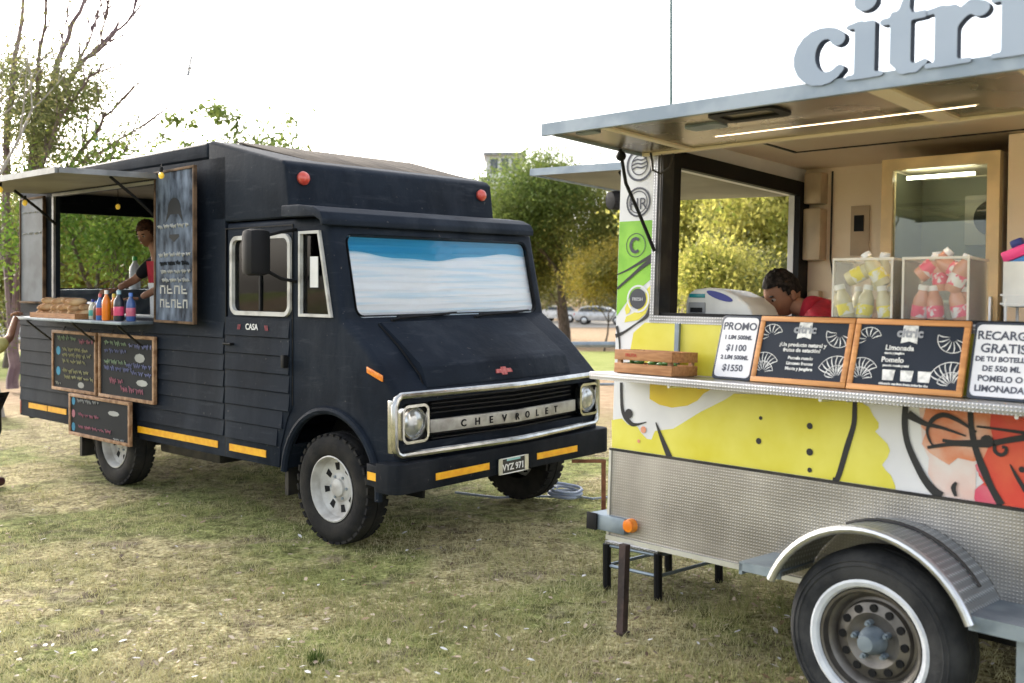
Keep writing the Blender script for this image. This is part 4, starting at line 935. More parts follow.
lv = b.build('lime_leaves', mat('green_leaves', (.02,.10,.02), .5, c2=(.05,.2,.03), scale=20)); lv.matrix_world = cr.matrix_world.copy(); tag(lv, 'green leaves lying inside the slatted wooden crate', 'leaves', kind='stuff')

def sign(name, label, cat, x, y, w, h, fm, face, lean, fw, rnd=0, group=None):
    o = thing(name, label, cat, on(RF,x,y,1.3055) @ Matrix.Rotation(R(-lean),4,'X'), group)
    b = MB()
    if rnd: b.prism(rrect(0,w,0,h,rnd), 'y', -.010, 0, bev=.002)
    else:
        for bx in ((0,w,0,fw),(0,w,h-fw,h),(0,fw,fw,h-fw),(w-fw,w,fw,h-fw)): b.box(bx[0],bx[1],-.016,0,bx[2],bx[3],bev=.003)
    b.build('frame', fm, o)
    if rnd: MB().prism(rrect(fw,w-fw,fw,h-fw,rnd*1.3), 'y', -.0125, -.0102).build('panel', face, o)
    else: MB().box(fw-.003,w-fw+.003,-.011,-.004,fw-.003,h-fw+.003).build('panel', face, o)
    return o
def lines(o, L_, w, y, m, jit=.02, bold=.0012):
    b = MB()
    for t_, u, z, s, al in L_: b.text(t_, T(u*w, y, z) @ SIDE, s, .0004, align=al, bold=bold, jit=jit)
    b.build('lettering', m, o)
M['ink'] = mat('dark_blue_marker', (.05,.055,.08), .5); M['panelw'] = mat('white_marker_board', (.70,.70,.72), .3, var=.04)
M['navyframe'] = mat('dark_navy_frame', (.02,.028,.045), .4)
HS = .305; LN = 17
o = sign('price_sign', 'white price board with dark frame beside the wooden crate', 'price sign', .640, -.115, .205, HS, M['navyframe'], M['panelw'], LN, .011, .016)
lines(o, [('PROMO',.5,.235,.050,'CENTER'),('1 LIM 500ML',.5,.190,.027,'CENTER'),('$1100',.5,.135,.042,'CENTER'),('2 LIM 500ML',.5,.095,.027,'CENTER'),('$1550',.5,.040,.042,'CENTER')], .205, -.0130, M['ink'])
o = sign('price_sign', 'white board offering free refills, at the right end of the counter', 'price sign', 1.775, -.115, .230, HS, M['navyframe'], M['panelw'], LN, .011, .016)
lines(o, [('RECARGÁ',.52,.235,.047,'CENTER'),('GRATIS',.5,.183,.050,'CENTER'),('DE TU BOTELLA',.5,.148,.027,'CENTER'),('DE 550 ML',.5,.110,.030,'CENTER'),('POMELO O',.5,.070,.032,'CENTER'),('LIMONADA',.5,.030,.034,'CENTER')], .230, -.0130, M['ink'])
b = MB()
for k in range(3): a = R(20+35*k); b.raw([(.225,-.016,.235),(.225+.03*math.cos(a)-.012*math.sin(a),-.018,.235+.03*math.sin(a)+.012*math.cos(a)),(.225+.055*math.cos(a),-.02,.235+.055*math.sin(a)),(.225+.03*math.cos(a)+.012*math.sin(a),-.018,.235+.03*math.sin(a)-.012*math.cos(a))], [(0,1,2,3)])
b.build('leaf_sticker', mat('lime_leaf_sticker', (.18,.45,.03), .5), o)
def fan_leaf(b, cx, cz, r, a0, a1, k=7):
    for i in range(k):
        a = R(a0+(a1-a0)*i/(k-1)); stroke(b, [(cx+.25*r*math.cos(a), cz+.25*r*math.sin(a)), (cx+.7*r*math.cos(a+.08), cz+.7*r*math.sin(a+.08)), (cx+r*math.cos(a), cz+r*math.sin(a))], [.001,.005,.002], -.0118)
    stroke(b, [(cx+r*1.02*math.cos(R(a0+(a1-a0)*t/10)), cz+r*1.02*math.sin(R(a0+(a1-a0)*t/10))) for t in range(11)], .003, -.0118)
def menu(label, x, w, L_, icons):
    o = sign('menu_sign', label, 'menu sign', x, -.125, w, HS, M['wood'], M['slateblue'], LN, .024)
    b = MB()
    for cx, cz, r, a0, a1 in ((.065,.215,.052,20,200),(.05,.06,.075,30,130),(.05,.045,.05,10,150),(w-.06,.235,.06,170,330),(w-.05,.05,.085,60,160),(w-.045,.04,.055,60,170)): fan_leaf(b, cx, cz, r, a0, a1)
    rx = w*.5; b.prism([(rx-.033,.205),(rx,.214),(rx+.033,.205),(rx+.030,.284),(rx-.030,.284)], 'y', -.0122, -.0112)
    for i, ux in enumerate(icons):
        xq = w*ux; b.prism([(xq-.022,.048),(xq+.022,.048),(xq+.026,.092),(xq-.026,.092)], 'y', -.0122, -.0112)
    b.build('drawing', M['chalk'], o)
    b = MB(); b.text('citric', T(rx,-.0130,.232) @ SIDE, .052, .0003, bold=.0022); b.build('lettering', mat('grey_print', (.25,.26,.28), .7), o)
    lines(o, L_, w, -.0120, M['chalk'], jit=0, bold=.0008)
    return o
menu('wood framed menu panel with lines of small print, beside the small white price board', .850, .445, [('¿Un producto natural y',.5,.170,.0235,'CENTER'),('frutas de estación?',.5,.146,.0235,'CENTER'),('Pomelo rosado',.5,.112,.019,'CENTER'),('Limones frescos',.5,.088,.019,'CENTER'),('Menta y jengibre',.5,.064,.019,'CENTER')], ())
menu('wood framed menu panel with three white cup drawings beside the refill board', 1.300, .465, [('Limonada',.30,.175,.030,'LEFT'),('menta y jengibre',.30,.158,.012,'LEFT'),('Pomelo',.28,.124,.030,'LEFT'),('pomelo rosado y miel',.30,.106,.012,'LEFT'),('elaborado con fruta fresca todos los dias',.5,.030,.012,'CENTER')], (.36,.52,.67))

# ================================================================== METAL STEP at the end of the trailer
sp = thing('metal_step', 'low silver metal step with black legs beside the end of the trailer', 'step')
A, B_, C_ = Vector((.545,5.74,0)), Vector((.806,5.52,0)), Vector((1.21,5.85,0)); D_ = A+C_-B_
sp.location = (A+C_)/2; o0 = (A+C_)/2
A, B_, C_, D_ = A-o0, B_-o0, C_-o0, D_-o0
b = MB(); up = lambda p, z: (p.x, p.y, z)
b.hexa([up(A*1.04,.255),up(B_*1.04,.255),up(C_*1.04,.255),up(D_*1.04,.255),up(A*1.04,.272),up(B_*1.04,.272),up(C_*1.04,.272),up(D_*1.04,.272)], bev=.003); b.build('tread', M['treadw'], sp)
for p in (A,B_,C_,D_): MB().tube([up(p,0),up(p,.254)], .024, 8).build('leg', M['black'], sp)
b = MB()
for p, q in ((A,B_),(B_,C_),(C_,D_),(D_,A)): b.tube([up(p*.99,.13),up(q*.99,.13)], .010, 6); b.tube([up(p*.99,.245),up(q*.99,.245)], .010, 6)
b.build('crossbars', M['galv'], sp)
# ================================================================== THINGS ON THE TRUCK'S SHELF AND REAR WORKTOP
def col_mat(n, c, r=.3): return mat(n, c, r, var=.08, scale=20, coat=.3)
SH = 1.4405
bl = [('slim brown sauce bottle with blue cap, second from the bread tray', -2.87,-.19,.16,.030,(.10,.03,.012),(.02,.12,.5),None),
      ('white squeeze bottle with dark blue cap, right beside the bread tray', -2.98,-.17,.17,.034,(.55,.52,.40),(.015,.03,.30),(.05,.35,.30)),
      ('tall bright orange squeeze bottle on the serving shelf', -2.64,-.22,.25,.036,(.80,.20,.01),(.75,.72,.7),None),
      ('orange bottle with a pale spout half behind the tall orange one', -2.69,-.13,.22,.034,(.75,.28,.03),(.8,.62,.1),(.55,.05,.06)),
      ('blue and red bottle left of the tall orange bottle', -2.77,-.21,.22,.032,(.03,.12,.38),(.6,.1,.12),(.5,.04,.04)),
      ('green bottle with white cap right of the tall orange bottle', -2.545,-.17,.19,.030,(.03,.30,.05),(.75,.75,.72),None),
      ('dark bottle with a pink wrapper and pale blue top', -2.45,-.21,.25,.042,(.02,.022,.03),(.35,.55,.62),(.65,.06,.16)),
      ('dark bottle with blue foot beside the pink wrapped one, nearest the hatch frame', -2.35,-.16,.23,.038,(.05,.10,.28),(.08,.2,.6),(.55,.12,.20))]
for i, (lb, x, y, h, r, c, cc, bd) in enumerate(bl):
    bottle('sauce_bottle', lb, 'bottle', on(TF,x,y,SH), h, r, col_mat('bottle_colour', c), col_mat('cap_colour', cc), col_mat('wrapper_colour', bd) if bd else None, group='sauce and drink bottles on the serving shelf')
bottle('sauce_bottle', 'tall white bottle with bright green cap on the rear worktop inside the truck', 'bottle', on(TF,-4.45,.99,1.686), .34, .055, M['white'], col_mat('green_cap', (.02,.45,.05)))
tr_ = thing('bread_tray', 'shallow wooden tray on the serving shelf under the pile of bread rolls', 'tray', on(TF,-3.95,-.285,SH))
b = MB(); b.box(0,.88,0,.24,0,.012); b.box(0,.88,0,.012,.0125,.045); b.box(0,.88,.228,.24,.0125,.045); b.box(0,.012,.0125,.2275,.0125,.045); b.box(.868,.88,.0125,.2275,.0125,.045); b.build('tray', M['cratewood'], tr_)
M['bread'] = mat('baked_bread', (.34,.17,.07), .75, c2=(.62,.44,.26), scale=9, bump=.25, spec=.15)
proto = None
for k in range(26):
    lay = 0 if k < 12 else (1 if k < 21 else 2); q = k-(0,12,21)[lay]; n_ = (12,9,5)[lay]
    x = -3.90+.062*lay+(.80-.11*lay)*q/(n_-1)*.97+rng.uniform(-.01,.01); y = -.165+rng.uniform(-.03,.03); z = SH+.046+lay*.050
    m_ = on(TF,x,y,z,90+rng.uniform(-28,28)) @ Matrix.Rotation(rng.uniform(-.2,.2),4,'Y')
    if proto is None:
        b = MB(); b.ball((0,0,0), .080,.042,.034,18); proto = b.build('bread_roll', M['bread']); proto.matrix_world = m_; tag(proto, 'golden bread roll piled on the wooden tray on the truck shelf', 'bread', 'bread rolls on the serving shelf')
    else: dup(proto, m_)
nb = thing('napkin_box', 'small white and blue box behind the bread on the serving shelf', 'box', on(TF,-3.55,-.03+.08,1.47))
b = MB(); b.mi = 0; b.box(0,.22,0,.12,0,.11,bev=.006); b.mi = 1; b.box(.03,.19,-.002,-.0005,.03,.08); b.build('carton', [M['white'], col_mat('blue_print', (.05,.12,.4))], nb)
# the napkin box needs something to stand on: the inner ledge of the hatch
b = MB(); b.box(-4.06,-2.20,.046,.34,1.445,1.468); b.build('inner_ledge', M['galv'], truck)
# bulbs along the flap
M['bulb'] = mat('yellow_bulb', (.8,.55,.05), .3, emis=((1,.62,.08), .08))
lbls = ['yellow bulb hanging at the rear end of the raised hatch flap','yellow bulb by the top of the tall grey chalkboard','yellow bulb hanging at the middle of the hatch opening','yellow bulb in the upper right of the hatch opening','yellow bulb at the top of the tall emblem chalkboard']
for k, (x, y, z) in enumerate(((-3.30,-.80,2.55),(-3.9,-.35,2.50),(-3.95,.55,2.52),(-3.0,.6,2.42),(-1.98,-.10,2.63))):
    o = thing('festoon_bulb', lbls[k], 'bulb', on(TF,x,y,z-.03), 'yellow bulbs strung around the serving hatch')
    MB().ball((0,0,0), .022,.022,.027,12).build('bulb_glass', M['bulb'], o); MB().cyl((0,0,.03),(0,0,.065), .014, n=10).build('socket', M['black'], o)
    if k > 1: MB().cyl((0,0,.064),(0,0,.05 + (2.66-z if k < 4 else .04)), .004, n=6).build('wire', M['black'], o)

# ================================================================== PEOPLE
def skin(chains, sub=2):
    bm = bmesh.new(); lay = bm.verts.layers.skin.verify(); V = {}
    for ch in chains:
        prev = None
        for key, p, r in ch:
            if key not in V:
                v = bm.verts.new(p); V[key] = v; rr = r if isinstance(r, tuple) else (r, r); v[lay].radius = rr
                if len(V) == 1: v[lay].use_root = True
            if prev is not None and not bm.edges.get((prev, V[key])): bm.edges.new((prev, V[key]))
            prev = V[key]
    me = bpy.data.meshes.new('sk'); bm.to_mesh(me); bm.free(); o = bpy.data.objects.new('sk', me); col.objects.link(o)
    md = o.modifiers.new('s', 'SKIN'); md.use_smooth_shade = True; md.branch_smoothing = .4
    s = o.modifiers.new('u', 'SUBSURF'); s.levels = sub; s.render_levels = sub
    bpy.context.view_layer.update()
    out = bpy.data.meshes.new_from_object(o.evaluated_get(bpy.context.evaluated_depsgraph_get()))
    bpy.data.objects.remove(o); return out
def head_mesh(Mx):      # face looks along +x
    t = bmesh.new(); bmesh.ops.create_uvsphere(t, u_segments=36, v_segments=26, radius=1)
    g = lambda v, c, s: math.exp(-sum(((a-b)/q)**2 for a, b, q in zip(v, c, s)))
    for v in t.verts:
        d = v.co.normalized(); x, y, z = d
        k = 1.0; sx, sy, sz = .098, .076, .118
        if z < 0: sy *= 1-.28*(-z)**1.4; sx *= 1-.10*(-z)**2
        p = Vector((x*sx, y*sy, z*sz))
        if x > 0:
            p.x += .024*g((y, z), (0, -.20), (.16, .16)) + .010*g((y, z), (0, .0), (.12, .22)) + .006*g((y, z), (0, .22), (.5, .10)) - .010*g((y, z), (.36, .06), (.17, .11)) - .010*g((y, z), (-.36, .06), (.17, .11))
            p.x += .008*g((y, z), (0, -.50), (.24, .06)) - .004*g((y, z), (0, -.43), (.3, .03)) + .010*g((y, z), (0, -.80), (.3, .15))
        v.co = Mx @ p
    return t
def add_head(b, Mx, skin_i, eye_i, white_i):
    t = head_mesh(Mx)
    b.mi = skin_i; b._take(t)
    def e(c, r, mi):
        b.mi = mi; t = bmesh.new(); bmesh.ops.create_uvsphere(t, u_segments=10, v_segments=8, radius=1)
        for v in t.verts: v.co = Mx @ Vector((c[0]+v.co.x*r[0], c[1]+v.co.y*r[1], c[2]+v.co.z*r[2]))
        b._take(t)
    for s in (-1, 1):
        e((.080, s*.029, .006), (.012,.014,.009), white_i); e((.089, s*.029, .005), (.006,.007,.007), eye_i)
        e((.090, s*.031, .027), (.008,.020,.005), eye_i); e((-.005, s*.078, -.008), (.022,.010,.032), skin_i)
    e((.098, 0, -.056), (.008,.024,.007), skin_i)
def add_hair(b, Mx, thick=1.1, low=-.15, front=.35):
    t = bmesh.new(); bmesh.ops.create_uvsphere(t, u_segments=40, v_segments=30, radius=1)
    dele = []
    for v in t.verts:
        x, y, z = v.co.normalized(); lim = low if x < .25 else low+(front-low)*min(1, (x-.25)/.35)
        if z < lim: dele.append(v)
        n = 1+.035*math.sin(x*19+y*13)*math.sin(y*23+z*17)
        v.co = Mx @ Vector((x*.098*thick*n-.004, y*.078*thick*n, z*.118*(thick+.04)*n+.002))
    bmesh.ops.delete(t, geom=dele, context='VERTS'); b._take(t)
def hand(b, Mx, mi, curl=.5):    # palm along +x, thumb on +y
    b.mi = mi
    def ch(p, r): return [((id(p), i), tuple(Mx @ Vector(q)), r[i]) for i, q in enumerate(p)]
    b.mesh(skin([ch([(-.03,0,0),(0,0,0),(.045,0,.0),(.085,.0,-.004)], [(.022,.016),(.026,.014),(.036,.013),(.034,.012)])], 2))
    for k, (y, L_) in enumerate(((.028,.070),(.010,.080),(-.010,.074),(-.027,.058))):
        pts = [(.055,y*.8,0)]; a = 0; p = Vector((.088,y,-.002)); pts.append(tuple(p))
        for s in (.45,.32,.25): a += curl*.8; p = p+Vector((math.cos(a)*L_*s, y*.05, -math.sin(a)*L_*s)); pts.append(tuple(p))
        b.mesh(skin([ch(pts, [.009,.0095,.009,.008,.0065])], 1))
    b.mesh(skin([ch([(.01,.018,-.002),(.035,.042,-.012),(.062,.052,-.022),(.082,.050,-.032)], [.012,.011,.010,.008])], 1))
M['eye'] = mat('dark_iris', (.012,.008,.006), .6, spec=.1); M['sclera'] = mat('eye_white', (.30,.27,.24), .5, spec=.1)
PM = [M['skin'], M['eye'], M['sclera']]

# seller in the trailer, bending over the worktop
pv = thing('person', 'short haired person in a red top bending over behind the trailer sill', 'person', RF)
hd = Matrix.Translation((.585,.595,1.728)) @ Matrix.Rotation(R(247),4,'Z') @ Matrix.Rotation(R(29),4,'Y')
J = {'pel':(1.02,.78,1.28),'wst':(.98,.76,1.42),'chs':(.87,.70,1.58),'nk':(.72,.65,1.645),'hd':(.62,.61,1.68)}
b = MB(); b.mi = 0
b.mesh(skin([[('pel',J['pel'],(.15,.11)),('wst',J['wst'],(.13,.10)),('chs',J['chs'],(.16,.10)),('nk',J['nk'],.055),('hd',J['hd'],.05)],
   [('pel',J['pel'],.13),('h1',(.98,.66,1.22),.085),('k1',(.94,.66,.88),.06),('a1',(1.0,.68,.57),.045),('t1',(.90,.62,.535),.035)],
   [('pel',J['pel'],.13),('h2',(1.06,.92,1.22),.085),('k2',(1.04,.92,.88),.06),('a2',(1.08,.94,.57),.045),('t2',(.98,.90,.535),.035)],
   [('chs',J['chs'],.08),('s1',(.84,.50,1.575),.050),('e1',(.74,.56,1.46),.042),('w1',(.56,.50,1.605),.030)],
   [('chs',J['chs'],.08),('s2',(.90,.90,1.575),.050),('e2',(.78,.86,1.46),.042),('w2',(.60,.66,1.60),.030)]]))
add_head(b, hd, 0, 1, 2)
hand(b, Matrix.Translation((.54,.49,1.606)) @ Matrix.Rotation(R(200),4,'Z'), 0); hand(b, Matrix.Translation((.58,.65,1.602)) @ Matrix.Rotation(R(190),4,'Z'), 0)
b.build('body', PM, pv)
b = MB(); add_hair(b, hd, 1.09, -.16, .42); b.build('hair', M['hair'], pv)
b = MB(); b.mesh(skin([[('pel',(1.02,.78,1.24),(.17,.13)),('wst',J['wst'],(.16,.125)),('chs',J['chs'],(.20,.135)),('nk',(.73,.648,1.642),.10),('nk2',(.665,.625,1.655),.085)],
   [('chs',J['chs'],.12),('s1',(.84,.50,1.59),.10),('e1',(.755,.55,1.475),.075)],[('chs',J['chs'],.12),('s2',(.90,.90,1.59),.10),('e2',(.82,.87,1.50),.058)]]))
b.build('red_top', M['redcloth'], pv)
M['jeans'] = mat('dark_denim', (.015,.02,.035), .85)
b = MB(); b.mesh(skin([[('pel',J['pel'],.145),('h1',(.98,.66,1.22),.10),('k1',(.94,.66,.88),.075),('a1',(1.0,.68,.60),.06)],[('pel',J['pel'],.145),('h2',(1.06,.92,1.22),.10),('k2',(1.04,.92,.88),.075),('a2',(1.08,.94,.60),.06)]])); b.build('trousers', M['jeans'], pv)

# cook inside the truck
pc = thing('person', 'brown haired cook in a black top with a red bib inside the navy truck', 'person', TF)
hd = Matrix.Translation((-3.30,.50,2.20)) @ Matrix.Rotation(R(-70),4,'Z') @ Matrix.Rotation(R(20),4,'Y')
b = MB()
b.mesh(skin([[('pel',(-3.12,.70,1.55),(.14,.11)),('wst',(-3.13,.68,1.72),(.125,.10)),('chs',(-3.18,.62,1.93),(.16,.105)),('nk',(-3.24,.55,2.06),.052),('hd',(-3.28,.52,2.14),.05)],
   [('pel',(-3.12,.70,1.55),.12),('h1',(-3.22,.70,1.48),.085),('k1',(-3.24,.66,1.12),.06),('a1',(-3.22,.72,.82),.045),('t1',(-3.24,.60,.785),.035)],
   [('pel',(-3.12,.70,1.55),.12),('h2',(-3.02,.70,1.48),.085),('k2',(-3.02,.66,1.12),.06),('a2',(-3.0,.72,.82),.045),('t2',(-3.02,.60,.785),.035)],
   [('chs',(-3.18,.62,1.93),.10),('s1',(-3.37,.60,1.95),.058),('e1',(-3.52,.50,1.78),.042),('w1',(-3.50,.32,1.70),.030)],
   [('chs',(-3.18,.62,1.93),.10),('s2',(-2.99,.62,1.95),.058),('e2',(-2.90,.48,1.74),.042),('w2',(-3.05,.30,1.62),.030)]]))
add_head(b, hd, 0, 1, 2); hand(b, Matrix.Translation((-3.49,.28,1.69)) @ Matrix.Rotation(R(-85),4,'Z'), 0); hand(b, Matrix.Translation((-3.08,.27,1.61)) @ Matrix.Rotation(R(-110),4,'Z'), 0)
b.build('body', PM, pc)
M['brownhair'] = mat('dark_brown_hair', (.03,.014,.008), .6, c2=(.07,.03,.016), scale=40, bump=.5, bscale=120, spec=.1)
b = MB(); add_hair(b, hd, 1.16, -.35, .35)
b.mesh(skin([[('a',(-3.26,.60,2.20),.06),('b',(-3.25,.64,2.06),.05),('c',(-3.24,.68,1.92),.03)]])); b.build('hair', M['brownhair'], pc)
b = MB(); b.mesh(skin([[('pel',(-3.12,.70,1.52),(.155,.125)),('wst',(-3.13,.68,1.72),(.145,.115)),('chs',(-3.18,.62,1.93),(.175,.115)),('nk',(-3.23,.57,2.04),.07)],
   [('chs',(-3.18,.62,1.93),.11),('s1',(-3.37,.60,1.95),.074),('e1',(-3.50,.51,1.80),.056)],[('chs',(-3.18,.62,1.93),.11),('s2',(-2.99,.62,1.95),.074),('e2',(-2.91,.50,1.77),.056)]])); b.build('black_top', mat('black_cotton', (.012,.012,.014), .9, spec=.1), pc)
b = MB(); b.raw([(-3.27,.485,1.95),(-3.07,.485,1.95),(-3.0,.535,1.74),(-3.32,.535,1.74),(-3.27,.475,1.95),(-3.07,.475,1.95),(-3.0,.525,1.74),(-3.32,.525,1.74)],[(0,1,2,3),(7,6,5,4),(0,4,5,1),(1,5,6,2),(2,6,7,3),(3,7,4,0)]); b.build('red_bib', M['redcloth'], pc)
b = MB(); b.raw([(-3.30,.525,1.75),(-3.06,.525,1.75),(-2.98,.56,1.66),(-2.97,.57,1.10),(-3.31,.57,1.10),(-3.33,.56,1.66),(-3.30,.505,1.75),(-3.06,.505,1.75),(-2.98,.54,1.66),(-2.97,.55,1.10),(-3.31,.55,1.10),(-3.33,.54,1.66)],[(0,1,2,5),(5,2,3,4),(6,11,8,7),(11,10,9,8),(0,6,7,1),(1,7,8,2),(2,8,9,3),(3,9,10,4),(4,10,11,5),(5,11,6,0)]); b.build('apron', M['white'], pc)
b = MB(); b.mesh(skin([[('pel',(-3.12,.70,1.55),.13),('h1',(-3.22,.70,1.48),.10),('k1',(-3.24,.66,1.12),.075),('a1',(-3.22,.72,.84),.06)],[('pel',(-3.12,.70,1.55),.13),('h2',(-3.02,.70,1.48),.10),('k2',(-3.02,.66,1.12),.075),('a2',(-3.0,.72,.84),.06)]])); b.build('trousers', M['jeans'], pc)

# customer at the left edge, one arm on the shelf
pu = thing('person', 'customer in a pale yellow shirt and black shorts reaching up to the serving shelf', 'person')
pu.location = (-4.54, 8.55, 0)
hw = TF @ Vector((-4.16,-.31,1.475)) - Vector((-4.54,8.55,0))
f_ = Vector((.45,.89,0)).normalized(); r_ = Vector((f_.y,-f_.x,0))      # facing the truck, right hand side
def Q(f, r, z): return tuple(f_*f+r_*r+Vector((0,0,z)))
sR = Vector(Q(.0,.18,1.20)); el = sR*.42+hw*.58+Vector((.02,-.02,-.10))
b = MB(); b.mi = 0
wr = hw-(hw-el).normalized()*.07
b.mesh(skin([[('pel',Q(0,0,.80),(.14,.10)),('wst',Q(0,0,.95),(.12,.09)),('chs',Q(0,0,1.13),(.15,.10)),('nk',Q(.0,0,1.29),.052),('hd',Q(.02,0,1.36),.048)],
   [('pel',Q(0,0,.80),.11),('h1',Q(0,.085,.74),.08),('k1',Q(.02,.09,.42),.055),('a1',Q(-.02,.09,.085),.036),('t1',Q(.10,.10,.035),.030)],
   [('pel',Q(0,0,.80),.11),('h2',Q(0,-.085,.74),.08),('k2',Q(.02,-.09,.42),.055),('a2',Q(-.02,-.09,.085),.036),('t2',Q(.10,-.10,.035),.030)],
   [('chs',Q(0,0,1.13),.10),('s1',tuple(sR),.052),('e1',tuple(el),.038),('w1',tuple(wr),.026)],
   [('chs',Q(0,0,1.13),.10),('s2',Q(0,-.18,1.20),.052),('e2',Q(-.02,-.24,.95),.038),('w2',Q(.10,-.22,.78),.026)]]))
d_ = (hw-el).normalized(); ang = math.atan2(d_.y, d_.x)
add_head(b, Matrix.Translation(Q(.04,0,1.45)) @ Matrix.Rotation(math.atan2(f_.y,f_.x),4,'Z'), 0, 1, 2)
hand(b, Matrix.Translation(hw-Vector((d_.x,d_.y,0)).normalized()*.05) @ Matrix.Rotation(ang,4,'Z'), 0, .25); hand(b, Matrix.Translation(Q(.12,-.22,.72)) @ Matrix.Rotation(R(90),4,'Y'), 0, .4)
b.build('body', PM, pu)
b = MB(); add_hair(b, Matrix.Translation(Q(.04,0,1.45)) @ Matrix.Rotation(math.atan2(f_.y,f_.x),4,'Z'), 1.12, -.3, .4); b.build('hair', M['hair'], pu)
M['yshirt'] = mat('pale_yellow_cotton', (.52,.46,.13), .85, c2=(.66,.60,.24), scale=8, bump=.4, bscale=25)
b = MB(); b.mesh(skin([[('pel',Q(0,0,.70),(.165,.13)),('wst',Q(0,0,.92),(.15,.12)),('chs',Q(0,0,1.13),(.17,.12)),('nk',Q(0,0,1.25),.075)],
   [('chs',Q(0,0,1.13),.12),('s1',tuple(sR),.078),('e1',tuple(sR*.45+el*.55),.068)],[('chs',Q(0,0,1.13),.12),('s2',Q(0,-.18,1.20),.078),('e2',Q(-.015,-.22,1.04),.068)]])); b.build('shirt', M['yshirt'], pu)
b = MB(); b.mesh(skin([[('pel',Q(0,0,.78),.135),('h1',Q(0,.09,.72),.105),('k1',Q(.02,.10,.40),.095)],[('pel',Q(0,0,.78),.135),('h2',Q(0,-.09,.72),.105),('k2',Q(.02,-.10,.40),.095)]])); b.build('shorts', M['black'], pu)
M['shoe'] = mat('maroon_shoe', (.07,.02,.022), .6)
for s in (1, -1):
    b = MB(); b.mesh(skin([[('a',Q(-.05,.09*s,.055),.048),('b',Q(.04,.095*s,.05),.045),('c',Q(.15,.10*s,.04),.040)]])); b.build('shoe', M['shoe'], pu)
# ================================================================== GROUND
nrg = np.random.default_rng(11)
def hfun(x, y):
    t = np.clip((y-11)/51, 0, 1); s = t*t*(3-2*t)
    near = np.clip((13-y)/4, 0, 1)
    return -1.75*s + .010*near*(np.sin(x*2.1+y*.7)*np.sin(y*1.7-x*.6)+.6*np.sin(x*5.3+1)*np.sin(y*4.7)) - .004
def H(x, y): return float(hfun(np.array(float(x)), np.array(float(y))))
def grid_mesh(name, xs, ys, m, dz=0, parent=None):
    X, Y = np.meshgrid(xs, ys); Z = hfun(X, Y)+dz; nx, ny = len(xs), len(ys)
    co = np.stack([X, Y, Z], -1).reshape(-1, 3); i = np.arange((ny-1)*(nx-1)); a = (i//(nx-1))*nx+i % (nx-1)
    f = np.stack([a, a+1, a+nx+1, a+nx], 1)
    return np_mesh(name, co, f, m, parent, True)
def np_mesh(name, co, faces, mats, parent=None, smooth=False, mi=None):
    k = faces.shape[1]; me = bpy.data.meshes.new(name); me.vertices.add(len(co)); me.vertices.foreach_set('co', co.astype(np.float32).ravel())
    me.loops.add(faces.size); me.loops.foreach_set('vertex_index', faces.astype(np.int32).ravel())
    me.polygons.add(len(faces)); me.polygons.foreach_set('loop_start', np.arange(0, faces.size, k, dtype=np.int32)); me.polygons.foreach_set('loop_total', np.full(len(faces), k, dtype=np.int32))
    if smooth: me.polygons.foreach_set('use_smooth', np.ones(len(faces), dtype=bool))
    me.update(calc_edges=True); me.validate()
    for m in (mats if isinstance(mats, (list, tuple)) else [mats]): me.materials.append(m)
    if mi is not None: me.polygons.foreach_set('material_index', mi.astype(np.int32))
    o = bpy.data.objects.new(name, me); col.objects.link(o)
    if parent is not None: o.parent = parent
    return o
